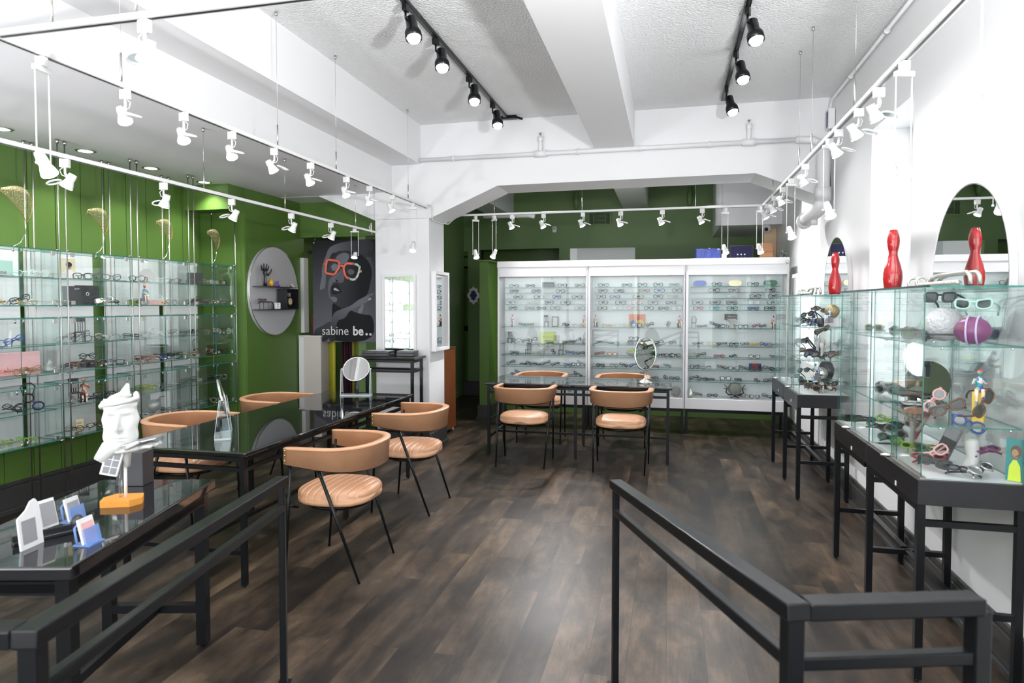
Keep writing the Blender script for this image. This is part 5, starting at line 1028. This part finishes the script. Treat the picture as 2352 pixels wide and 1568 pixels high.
track('white lighting track crossing the top left corner of the view', (-2.47, 1.98), (-1.0, 1.98), 2.577, cables=(.25, .62))
track('white lighting track along the green left wall, low under the lowered ceiling', (-3.10, 2.0), (-3.10, 6.545), 2.335, cables=(1.88, 2.85, 4.1), zc=2.77)
track('white lighting track along the right side above the showcases', (.94, 1.2), (.94, 7.22), 2.577, cables=(2.6, 3.68, 4.12, 5.4))
track('white lighting track crossing under the arch before the white cabinets', (-2.36, 7.20), (.92, 7.20), 2.577, cables=(.42, 1.42, 2.62))
track('black ceiling track left of the middle beam', (-1.61, .6), (-1.61, 6.40), 3.435, 'blackm', .036, .024)
track('black ceiling track right of the middle beam', (.465, .6), (.465, 6.36), 3.435, 'blackm', .036, .024)
track('short black ceiling track beyond the arch, on the left', (-1.50, 7.4), (-1.50, 9.6), 3.435, 'blackm', .036, .024)
track('short black ceiling track beyond the arch, on the right', (.42, 7.4), (.42, 8.6), 3.435, 'blackm', .036, .024)
tag(MB().box(-1.66, -1.50, 6.41, 6.47, 3.425, 3.458).tube([(-1.5, 6.44, 3.44), (-1.44, 6.44, 3.42)], .012, 8).build('track_connector', 'blackm', bevel=.004), 'black connector clump at the end of the left black ceiling track', 'connector')
SPOT = 5
def spot(p, loc, rot, e, size=75): return light('lamp_light', 'SPOT', loc, e, (1, .98, .99), parent=p, rot=rot, spot_size=R(size), spot_blend=.7, shadow_soft_size=.025)
def ring_lamp(lab):
    t = thing('ring_spotlight', lab, 'spotlight', group='white ring spotlights on tracks')
    bx(-.016, .016, -.022, .022, -.045, 0).build('adapter', 'wmetal', t, bevel=.003)
    a = MB(); a.tube([(0, 0, -.045), (0, 0, -.075), (.005, .012, -.09), (.005, .022, -.10)], [.006, .006, .009, .009], 8); a.build('arm', 'wmetal', t)
    MB().tube([(.004, -.008, -.045), (.012, -.02, -.06), (.01, -.012, -.085), (0, .01, -.095)], .0025, 5).build('cord', 'wmetal', t)
    Mx = Matrix.Translation((.002, .026, -.105)) @ Matrix.Rotation(R(-28), 4, 'X')
    h = MB(); h.M = Mx; h.lathe([(.001, .030), (.020, .028), (.022, .0), (.021, -.008), (.026, -.022), (.0325, -.042), (.033, -.047)], 18); hh = h.build('housing', 'wmetal', t)
    b = MB(); b.M = Mx; b.lathe([(.030, -.046), (.031, -.050), (.02, -.053), (.001, -.054)], 18); b.build('bulb', 'bulb', t)
    r = MB(); r.M = Mx @ Matrix.Translation((0, -.060, -.052)) @ Matrix.Rotation(R(48), 4, 'X')
    n = 22; r.tube([(.034*math.cos(2*math.pi*i/n), .034*math.sin(2*math.pi*i/n), 0) for i in range(n)], .0048, 6, closed=True); r.build('lens_ring', 'wmetal', t)
    q = MB(); q.M = Mx; q.tube([(0, -.018, -.02), (0, -.032, -.045)], .0018, 5); q.build('ring_wire', 'brass', t)
    g_ = MB(); g_.M = r.M; g_.lathe([(.031, 0), (.031, .001)], 18); g_.build('filter_glass', ['acryl'], t)
    spot(t, (.002, .0, -.165), (R(-28), 0, 0), SPOT); return t
def twin_lamp(lab):
    t = thing('rod_spotlight', lab, 'spotlight', group='white twin-rod drop spotlights')
    bx(-.016, .016, -.018, .018, -.04, 0).build('adapter', 'wmetal', t, bevel=.003); bx(-.042, .042, -.011, .011, -.062, -.04).build('bracket', 'wmetal', t, bevel=.003)
    for s in (-1, 1): MB().tube([(s*.036, 0, -.062), (s*.036, 0, -.43)], .003, 8).ell((s*.036, 0, -.433), .008, 8).build('rod', 'wmetal', t)
    Mx = Matrix.Translation((0, 0, -.43)) @ Matrix.Rotation(R(-28), 4, 'X')
    h = MB(); h.M = Mx; h.lathe([(.001, .052), (.018, .050), (.022, .018), (.022, -.01), (.027, -.022), (.033, -.045), (.033, -.050)], 18); h.build('housing', 'wmetal', t)
    b = MB(); b.M = Mx; b.lathe([(.030, -.049), (.031, -.053), (.02, -.057), (.001, -.058)], 18); b.build('bulb', 'bulb', t)
    spot(t, (0, -.035, -.49), (R(-28), 0, 0), SPOT); return t
def can_lamp(lab):
    t = thing('can_spotlight', lab, 'spotlight', group='black can spotlights on the ceiling')
    bx(-.015, .015, -.026, .026, -.045, 0).build('adapter', 'blackm', t, bevel=.003); MB().tube([(0, 0, -.045), (0, .0, -.085), (.0, .02, -.09)], .007, 8).build('stem', 'blackm', t)
    Mx = Matrix.Translation((.03, .03, -.125)) @ Matrix.Rotation(R(-16), 4, 'X') @ Matrix.Rotation(R(-14), 4, 'Y')
    h = MB(); h.M = Mx; h.lathe([(.001, .058), (.032, .058), (.035, .054), (.035, -.01), (.050, -.045), (.052, -.05), (.052, -.095), (.047, -.095), (.03, -.05), (.001, -.045)], 26); h.build('housing', 'blackm', t)
    b = MB(); b.M = Mx; b.lathe([(.001, -.125), (.02, -.122), (.037, -.108), (.042, -.09), (.036, -.07), (.001, -.065)], 20); b.build('bulb', 'bulb', t)
    spot(t, (.055, .0, -.26), (R(-16), R(-14), 0), 48, 120); return t
L0 = ring_lamp('white ring spotlight on the front track in the top left corner'); L0.location = (-1.815, 1.98, 2.575); L0.rotation_euler = (0, 0, R(250))
def rings(key, pts, aim, nm):
    for i, p in enumerate(pts):
        dup(L0, p, (0, 0, R(aim+rnd.uniform(-25, 25))), 'white ring spotlight, %s %s of the %s' % (ORD[i+1], nm, T_[key]))
rings('HL', [(-2.49, y, 2.575) for y in (2.59, 2.97, 3.36, 3.78, 4.22, 4.75, 5.16, 5.63)], 90, 'from the camera')
rings('LL', [(-3.10, y, 2.333) for y in (2.82, 3.51, 4.17, 4.94, 5.6)], -90, 'from the camera')
rings('R', [(.94, y, 2.575) for y in (3.39, 3.72, 4.13, 5.08, 6.04, 6.51, 6.98)], 90, 'from the camera')
rings('B', [(x, 7.2, 2.575) for x in (-1.73, -1.37, -.93, -.52, -.08, .33)], 60, 'from left')
T0 = twin_lamp('white twin-rod drop spotlight on the lower left track before the poster'); T0.location = (-3.10, 6.08, 2.333); T0.rotation_euler = (0, 0, R(10)); T0.scale = (1, 1, .62)
for p, a, lab in [((-2.49, 2.17, 2.575), 100, 'white twin-rod drop spotlight at the upper left, reaching over the wall cases'), ((-2.49, 6.13, 2.575), 10, 'white twin-rod drop spotlight seen against the white column'),
                  ((.94, 2.27, 2.62), 10, 'white twin-rod drop spotlight at the top right corner of the view'), ((.94, 3.05, 2.575), 20, 'white twin-rod drop spotlight on the right track above the nearest showcase'), ((.94, 4.35, 2.575), 20, 'white twin-rod drop spotlight on the right track by the drain pipe'),
                  ((.94, 5.64, 2.575), 25, 'white twin-rod drop spotlight on the right track above the far vase'), ((.90, 7.18, 2.575), 30, 'white twin-rod drop spotlight at the corner of the right and rear tracks'),
                  ((-2.16, 7.2, 2.575), 40, 'white twin-rod drop spotlight at the left end of the rear cross track'), ((-1.94, 7.2, 2.575), -40, 'white twin-rod drop spotlight second from left on the rear cross track'), ((.56, 7.2, 2.575), 30, 'white twin-rod drop spotlight on the rear cross track before the blue box')]:
    o = dup(T0, p, (0, 0, R(a)), lab); o.scale = (1, 1, 1)
C0 = can_lamp('black can spotlight nearest the camera on the left black track'); C0.location = (-1.61, 3.86, 3.433)
for i, (x, y) in enumerate([(-1.61, 4.40), (-1.61, 5.19), (-1.61, 5.92), (.465, 4.41), (.465, 5.15), (.465, 5.97), (-1.50, 7.7), (-1.50, 8.2), (-1.50, 8.9), (.42, 8.0)]):
    nm = 'left' if x < -1.55 else ('right' if x > .45 else 'far '+('left' if x < 0 else 'right'))
    k = {'left': i+2, 'right': i-2, 'far left': i-5, 'far right': 1}[nm]
    dup(C0, (x, y, 3.433), (0, 0, R(rnd.uniform(-25, 25))), 'black can spotlight, %s from the camera on the %s black track' % (ORD[k], nm))
for o in list(bpy.data.objects):
    if o.type == 'LIGHT' and o.name.startswith('lamp_light') and o.parent and o.parent.get('category') == 'spotlight' and o.parent.location.y > 7.4: o.data = o.data.copy(); o.data.energy = 170
for i, y in enumerate((2.9, 3.57, 4.236, 4.90, 5.58)):
    t = thing('recessed_downlight', 'round recessed downlight over the left wall cases, %s from the camera' % ORD[i+1], 'downlight', (-4.455, y, 2.77), group='recessed downlights over the left wall')
    MB().lathe([(.056, -.0005), (.070, -.0005), (.071, -.004), (.058, -.005)], 28).build('trim_ring', 'steel', t); MB().lathe([(.001, -.007), (.045, -.0065), (.056, -.004), (.056, -.001)], 24).build('lamp', 'down', t)
    light('downlight', 'SPOT', (0, 0, -.02), 45, (1, .99, .95), parent=t, spot_size=R(120), spot_blend=.8, shadow_soft_size=.045)

# ================================================================ COLUMN, CORNER AND BACKGROUND PIECES
t = thing('wall_mirror', 'white-framed mirror on the front of the column behind the high table', 'mirror', (-2.815, YA, 0)); m = MB()
for q in ((-.195, -.17, .93, 1.885), (.165, .19, .93, 1.885), (-.17, .165, .93, .955), (-.17, .165, 1.86, 1.885)): m.box(q[0], q[1], -.035, -.001, q[2], q[3])
m.build('frame', 'wlam', t, bevel=.003); bx(-.17, .165, -.02, -.012, .955, 1.86).build('glass', 'mirror', t)
t = thing('wall_mirror', 'white-framed mirror on the aisle side of the column', 'mirror', (-2.483, 6.83, 0)); m = MB()
for q in ((-.225, -.19, 1.06, 1.925), (.19, .225, 1.06, 1.925), (-.19, .19, 1.06, 1.095), (-.19, .19, 1.89, 1.925)): m.box(.001, .055, q[0], q[1], q[2], q[3])
m.build('frame', 'wlam', t, bevel=.003); bx(.008, .014, -.19, .19, 1.095, 1.89).build('glass', 'mirror', t)
for i, (x, y, w_, z, lab) in enumerate([(-2.97, 6.33, .15, 0, 'large black display tray on the left of the high table'), (-2.66, 6.38, .09, 0, 'smaller black display tray on the right of the high table, against the mirror')]):
    t = thing('display_tray', lab, 'tray', (x, y, 1.031)); 
    for k in range(2 if i == 0 else 2): bx(-w_, w_, -.08, .08, .001+k*.027, .025+k*.027).build('tray', 'c_dkgrey', t, bevel=.002)
    bx(-w_*.7, w_*.4, -.06, .06, .0525, .0535).build('paper', 'cream', t)
t = thing('dresser', 'narrow red-brown wooden cabinet on casters behind the column', 'cabinet', (-2.74, 7.42, 0)); bx(-.16, .16, -.20, .30, .055, 1.03).build('body', 'wood_red', t, bevel=.003); bx(-.165, .168, -.205, .305, 1.03, 1.045).build('top', mat('dark_wood_top', (.09, .05, .04), .3), t, bevel=.003)
for x in (-.13, .13):
    for y in (-.17, .27): MB().lathe([(.022, -.009), (.022, .009)], 16).build('caster', 'c_white', t, loc=(x, y, .024), rot=(0, R(90), 0)); bx(x-.006, x+.006, y-.006, y+.006, .03, .055).build('caster_stem', 'steel', t)
t = thing('plaster_head', 'small white rounded ornament on top of the red-brown cabinet', 'ornament', (-2.66, 7.35, 1.046)); MB().ell((0, 0, .035), (.045, .035, .035), 14).ell((.02, 0, .07), (.02, .02, .025), 12).build('body', 'white_plaster', t)
t = thing('pedestal_cabinet', 'pale beige pedestal cabinet between the oval board wall and the poster', 'cabinet', (-4.08, 7.02, 0)); bx(-.19, .10, -.09, .09, .0, 1.185).build('body', mat('beige_board', (.62, .56, .52), .5), t, bevel=.003); bx(-.193, .108, -.10, .095, 1.186, 1.20).build('top', 'wlam', t, bevel=.002); bx(-.185, -.12, -.098, -.091, .02, 1.18).build('front_strip', 'wlam', t)
t = thing('laptop', 'small open black screen device on top of the beige pedestal', 'screen', (-4.07, 7.0, 1.201), R(-20)); bx(-.05, .05, -.06, .04, 0, .012).build('base', 'c_dkgrey', t, bevel=.002); bx(-.06, .06, 0, .008, 0, .13).build('screen', 'c_black', t, loc=(0, .04, .012), rot=(R(-15), 0, 0))
t = thing('red_rack', 'small red and dark arched rack on the beige pedestal behind the screen', 'rack', (-4.13, 7.07, 1.201)); MB().tube([(-.04, 0, 0), (-.04, 0, .22), (0, 0, .26), (.04, 0, .22), (.04, 0, 0)], .006, 8).build('arch', 'c_red', t); bx(-.034, .034, .0, .02, .0, .21).build('panel', 'c_dkgrey', t); bx(.05, .065, -.02, .02, 0, .11).build('book', 'c_red', t)
# curtains
def curtain(x0, x1, y, z0, z1, lab, m, waves=6, amp=.022):
    n = 60; vs = []; fs = []
    for k, z in enumerate((z0, (z0+z1)/2, z1-.08, z1)):
        for i in range(n+1):
            u = i/n; a = amp*(1 if k < 3 else 1.1); vs.append((x0+(x1-x0)*u+.006*math.sin(13*u), y+a*math.sin(2*math.pi*waves*u+.3*k), z+(.012*math.cos(2*math.pi*waves*u*1) if k == 3 else 0)))
    for k in range(3):
        for i in range(n): fs.append((k*(n+1)+i, k*(n+1)+i+1, (k+1)*(n+1)+i+1, (k+1)*(n+1)+i))
    mb = MB().add(vs, fs, sm=True); o = mb.build('curtain', m, recalc=False); so = o.modifiers.new('thick', 'SOLIDIFY'); so.thickness = .0015; return tag(o, lab, 'curtain')
curtain(-4.225, -3.93, 7.18, .06, 2.24, 'sheer yellow-green curtain left of the poster in the doorway', 'yellow', 5)
curtain(-3.86, -3.72, 7.19, .05, 1.6, 'dark plum curtain in the doorway under the poster', mat('plum_cloth', (.03, .004, .012), .8), 4); curtain(-3.70, -3.52, 7.16, .05, 2.22, 'olive green curtain strip in the doorway under the poster', mat('olive_cloth', (.22, .22, .03), .8), 4)
tag(MB().tube([(-4.24, 7.16, 2.20), (-3.2, 7.16, 2.20)], .011, 10).ell((-4.25, 7.16, 2.20), .022, 12).build('curtain_rod', 'c_dkgrey'), 'dark curtain rod with ball end across the doorway', 'curtain rod')
# workshop shelves
t = thing('drawer_rack', 'grey rack of small drawers seen under the poster in the workshop', 'drawer cabinet', (-3.75, 7.95, 0)); bx(-.2, .2, 0, .25, 0, 1.13).build('body', mat('rack_grey', (.16, .15, .13), .6), t)
for r_ in range(6):
    for c in range(3): bx(-.19+c*.128, -.072+c*.128, -.012, -.001, .72+r_*.066, .775+r_*.066).build('drawer', mat('drawer_grey', (.30, .28, .25), .5) if r_+c == 0 else M.get('drawer') or 'c_grey', t, bevel=.002); M.setdefault('drawer', bpy.data.materials['drawer_grey'])
tag(MB().lathe([(.03, 0), (.032, .10), (.02, .12)], 14).build('bottle', 'white', loc=(-3.64, 8.05, 1.131)), 'small pale bottle on top of the drawer rack in the workshop', 'bottle')

# ================================================================ MIRRORS ON THE TABLES
def acrylic_mirror(x, y, rz, lab, tilt):
    t = thing('table_mirror', lab, 'mirror', (x, y, .7605), R(rz)); 
    MB().pane(-.135, .135, -.045, .045, 0, .012).build('base', ['acryl', 'acedge'], t)
    for s in (-1, 1): MB().prism([(-.045, .012), (.045, .012), (.016, .235), (-.016, .235)], 'x', s*.129-.005, s*.129+.005).build('side_panel', ['acryl'], t); MB().tube([(s*.129, -.045, .012), (s*.129, -.016, .235), (s*.129, .016, .235), (s*.129, .045, .012)], .0025, 6).build('panel_edge', 'acedge', t)
    Mx = Matrix.Translation((0, 0, .235)) @ Matrix.Rotation(R(90-tilt), 4, 'X'); m = MB(); m.M = Mx; m.lathe([(.112, -.003), (.112, .003)], 44); m.build('mirror_disc', 'mirror', t)
    m = MB(); m.M = Mx; m.tube([(.115*math.cos(2*math.pi*i/44), .115*math.sin(2*math.pi*i/44), 0) for i in range(44)], .007, 8, closed=True); m.build('rim', 'chrome', t)
    for s in (-1, 1): MB().tube([(s*.118, 0, .235), (s*.134, 0, .235)], .006, 8).build('pivot', 'chrome', t)
    MB().lathe([(.012, 0), (.010, .10)], 12).build('post', 'c_dkgrey', t, loc=(0, .03, .012))
acrylic_mirror(-2.70, 5.30, 14, 'round mirror in a clear acrylic stand on the far end of the long table', 32)
acrylic_mirror(-2.655, 3.46, 125, 'round mirror on a clear acrylic stand, seen edge-on, near end of the long table', 14)
t = thing('oval_table_mirror', 'oval tilting mirror on a brushed steel foot on the far table', 'mirror', (-.235, 6.83, .7605), R(30)); MB().lathe([(.075, 0), (.074, .008), (.05, .022), (.022, .04), (.013, .06), (.013, .10), (.019, .14), (.020, .16), (.001, .165)], 26).build('foot', 'steel', t)
o = [(.115*math.cos(2*math.pi*i/48), .165*math.sin(2*math.pi*i/48)) for i in range(48)]; m = MB(); m.M = Matrix.Translation((0, 0, .30)) @ Matrix.Rotation(R(-8), 4, 'X') @ Matrix.Rotation(R(8), 4, 'Y'); m.prism(o, 'y', -.006, -.004); m.build('glass', 'mirror', t); m2 = MB(); m2.M = m.M; m2.tube([(a*1.02, 0, b*1.02) for a, b in o], .008, 8, closed=True); m2.prism(o, 'y', -.003, .006); m2.build('rim', 'chrome', t)

# ================================================================ THINGS ON THE NEAR LEFT TABLE
ZT = .7605
def face_mesh(mb, n=56, k=64):
    """front of a head as a relief: u across, v up; x right, -y forward"""
    vs = []; fs = []
    ga = lambda a, b, s, t, u, v: math.exp(-((u-a)/s)**2-((v-b)/t)**2)
    for j in range(k+1):
        v = -1+2*j/k
        for i in range(n+1):
            u = -1+2*i/n
            wd = .060*(1-.22*max(0, -v)**2-.10*max(0, v)**2); x = wd*u*(1.0+.05*math.sin(9*v)*(abs(u) > .9)); y = -.062*math.sqrt(max(0, 1-(u*.95)**2))*(1-.12*v*v)
            d = .026*ga(0, -.12, .14, .20, u, v)+.014*ga(0, .12, .10, .28, u, v)+.012*ga(-.17, -.20, .09, .09, u, v)+.012*ga(.17, -.20, .09, .09, u, v)
            d += .010*ga(0, -.50, .30, .055, u, v)+.010*ga(0, -.62, .24, .055, u, v)-.008*ga(0, -.56, .32, .02, u, v)+.014*ga(0, -.84, .25, .13, u, v)
            for s in (-1, 1): d += -.012*ga(s*.40, .22, .22, .11, u, v)+.008*ga(s*.40, .20, .15, .055, u, v)+.009*ga(s*.40, .42, .30, .07, u, v)+.006*ga(s*.62, -.05, .25, .2, u, v)
            d += .012*math.exp(-((v-.66-.08*math.sin(3*u))/.12)**2)
            z = .120*v
            if j == k: z += .018*math.sin(u*3.1+1.2)+.022*ga(.35, 1, .18, 1, u, v)-.01*abs(u)
            vs.append((x, y-d, z))
    b0 = len(vs)
    for (x, y, z) in vs[:b0]: vs.append((x*.86, min(y*.55+.012, .012), z*.97))
    W = n+1; N = (k+1)*W
    for j in range(k):
        for i in range(n): a = j*W+i; fs.append((a, a+1, a+W+1, a+W)); fs.append((N+a, N+a+W, N+a+W+1, N+a+1))
    for i in range(n): fs.append((i, N+i, N+i+1, i+1)); a = k*W+i; fs.append((a, a+1, N+a+1, N+a))
    for j in range(k): a = j*W; fs.append((a, a+W, N+a+W, N+a)); a = j*W+n; fs.append((a, N+a, N+a+W, a+W))
    return mb.add(vs, fs, sm=True)
HX, HY = -2.155, 2.19
t = thing('head_sculpture', 'white broken face sculpture with an open hand holding a flat tablet', 'sculpture', (HX, HY, ZT), R(20))
m = MB(); m.M = Matrix.Translation((0, 0, .328)) @ Matrix.Rotation(R(12), 4, 'Z') @ Matrix.Rotation(R(-4), 4, 'X') @ Matrix.Diagonal((1.08, .9, .88, 1)); face_mesh(m); m.build('face', 'white_plaster', t)
b = MB()
b.tube([(-.070, .0, .395), (-.062, -.025, .402), (-.03, -.052, .410), (.01, -.060, .416), (.048, -.042, .424), (.066, -.01, .43)], [.016, .013, .010, .010, .012, .014], 10, flat=.8).tube([(-.05, -.015, .415), (-.02, -.03, .435), (.015, -.03, .448), (.045, -.015, .44)], [.010, .017, .019, .012], 9, flat=.6).tube([(.018, -.015, .435), (.024, -.012, .465), (.030, -.008, .490)], [.026, .015, .005], 10).ell((.058, -.002, .432), (.012, .016, .026), 12).ell((-.068, 0, .402), (.014, .014, .020), 10)
b.build('crown', 'white_plaster', t)
b = MB(); b.tube([(.005, -.02, .245), (-.035, -.035, .23), (-.058, -.03, .20), (-.035, -.02, .175)], [.030, .036, .034, .020], 12).tube([(0, 0, .245), (.015, 0, .20), (.02, 0, .15)], [.034, .024, .015], 12, flat=.7)
b.build('neck', 'white_plaster', t)
# hand reaching out under the chin
Hm = Matrix.Translation((.05, -.035, .235)) @ Matrix.Rotation(R(4), 4, 'Z') @ Matrix.Rotation(R(-4), 4, 'Y')
b = MB(); b.M = Hm; b.tube([(-.055, 0, -.012), (-.02, 0, -.008), (.02, 0, -.002), (.05, 0, 0)], [.020, .026, .033, .028], 14, flat=.5)
for i, (y, l, r_) in enumerate([(-.030, .052, .0078), (-.011, .066, .0085), (.009, .070, .0085), (.028, .060, .0080)]):
    b.tube([(.040, y*.8, 0), (.040+l*.45, y*1.05, .003+.002*i), (.040+l*.8, y*1.1, .001), (.040+l, y*1.08, .006)], [r_*1.1, r_, r_*.92, r_*.6], 9)
b.tube([(-.01, -.020, .004), (.012, -.044, .014), (.034, -.052, .022), (.048, -.052, .026)], [.013, .010, .0085, .006], 9)
b.build('hand', 'white_plaster', t)
for i, (y, l, a) in enumerate([(-.030, .052, 0), (-.011, .066, 0), (.009, .070, 0), (.028, .060, 0)]): pass
t2 = thing('tablet', 'thin grey tablet lying on the outstretched white plaster hand', 'tablet', (0, 0, 0)); W_ = Matrix.Translation((HX, HY, ZT)) @ Matrix.Rotation(R(20), 4, 'Z') @ Hm @ Matrix.Translation((.045, 0, .024)) @ Matrix.Rotation(R(-8), 4, 'Y')
t2.matrix_world = W_; bx(-.065, .065, -.045, .045, -.003, .003).build('body', 'c_silver', t2, bevel=.002); bx(-.06, .06, -.04, .04, .003, .0035).build('screen', 'c_grey', t2)
# stand under the head
t = thing('sculpture_stand', 'orange hexagonal wooden foot with clear and white poles under the white head', 'stand', (HX, HY, ZT), R(20)); hx = [(.058*math.cos(R(60*i+30)), .052*math.sin(R(60*i+30))) for i in range(6)]
MB().prism([(a*1.05, b*1.15) for a, b in [(-.060, -.052), (.045, -.052), (.075, -.01), (.055, .045), (-.045, .045), (-.072, 0)]], 'z', 0, .026).build('foot', 'orangew', t, bevel=.004)
MB().tube([(.010, 0, .026), (.010, 0, .17)], .0065, 10).build('pole', 'white', t); MB().tube([(-.010, 0, .026), (-.010, 0, .17)], .0065, 10).build('clear_pole', ['acryl'], t)
t = thing('card_holder', 'white card box with grey printed grid clipped under the white head', 'card holder', (HX-.025, HY-.045, ZT+.125), rot=(R(4), R(16), R(35))); bx(-.032, .032, -.012, .012, 0, .105).build('box', 'white', t, bevel=.004); m = MB()
for c in range(2):
    for r_ in range(3): m.box(-.024+c*.026, -.002+c*.026, -.0135, -.012, .010+r_*.030, .036+r_*.030)
m.build('printed_grid', 'c_grey', t)
t = thing('display_block', 'black square block behind the white head on the near left table', 'block', (-2.335, 2.43, ZT), R(14)); bx(-.06, .06, -.03, .06, 0, .15).build('block', 'c_dkgrey', t, bevel=.002)
t = thing('photo_cards', 'tall white curved card frame leaning at the near left table edge', 'card', (-2.06, 1.72, ZT), rot=(R(-6), 0, R(97))); pr = [(-.045, 0), (.045, 0), (.045, .10), (.043, .135), (.030, .155), (.012, .15), (-.01, .125), (-.045, .105)]; MB().prism(pr, 'y', 0, .006).build('frame', 'white', t, bevel=.001); bx(-.034, .02, -.002, 0, .018, .095).build('print', 'c_grey', t)
t = thing('photo_cards', 'smaller white card with grey print behind the tall white frame', 'card', (-2.12, 1.84, ZT), rot=(R(-14), 0, R(88))); bx(-.03, .035, 0, .012, .02, .12).build('box', 'white', t, bevel=.002); bx(-.024, .03, -.002, 0, .03, .11).build('print', 'c_grey', t); bx(-.035, .04, -.006, .03, 0, .02).build('foot', 'c_black', t)
t = thing('card_rail', 'black long card rail lying on the near left table', 'card holder', (-2.09, 1.80, ZT), R(62)); bx(-.10, .10, -.018, .018, 0, .012).build('rail', 'c_black', t, bevel=.002); bx(-.10, .10, -.004, .004, .012, .03).build('fin', 'c_black', t); MB().ell((.09, 0, .03), (.022, .014, .03), 12).build('knob', 'c_black', t)
for i, (x, y, a) in enumerate([(-2.155, 1.965, 98), (-1.905, 1.79, 98)]):
    t = thing('card_holder', 'blue acrylic card holder with white cards, the %s of two on the near left table' % ('farther' if i == 0 else 'nearer'), 'card holder', (x, y, ZT), R(a))
    bx(-.035, .035, -.03, .03, 0, .005).build('base', 'bacryl', t); bx(-.035, .035, 0, .004, 0, .055).build('front', 'bacryl', t, loc=(0, -.02, .004), rot=(R(-12), 0, 0)); MB().tube([(-.03, .02, .01), (-.03, .028, .06), (0, .03, .075), (.03, .028, .06), (.03, .02, .01)], .004, 8).build('back_loop', 'bacryl', t)
    bx(-.032, .032, 0, .008, .0, .085).build('cards', 'white', t, loc=(0, -.008, .006), rot=(R(-14), 0, 0)); bx(-.026, .026, -.0015, 0, .01, .07).build('print', 'c_pink' if i else 'c_grey', t, loc=(0, -.0085, .006), rot=(R(-14), 0, 0))
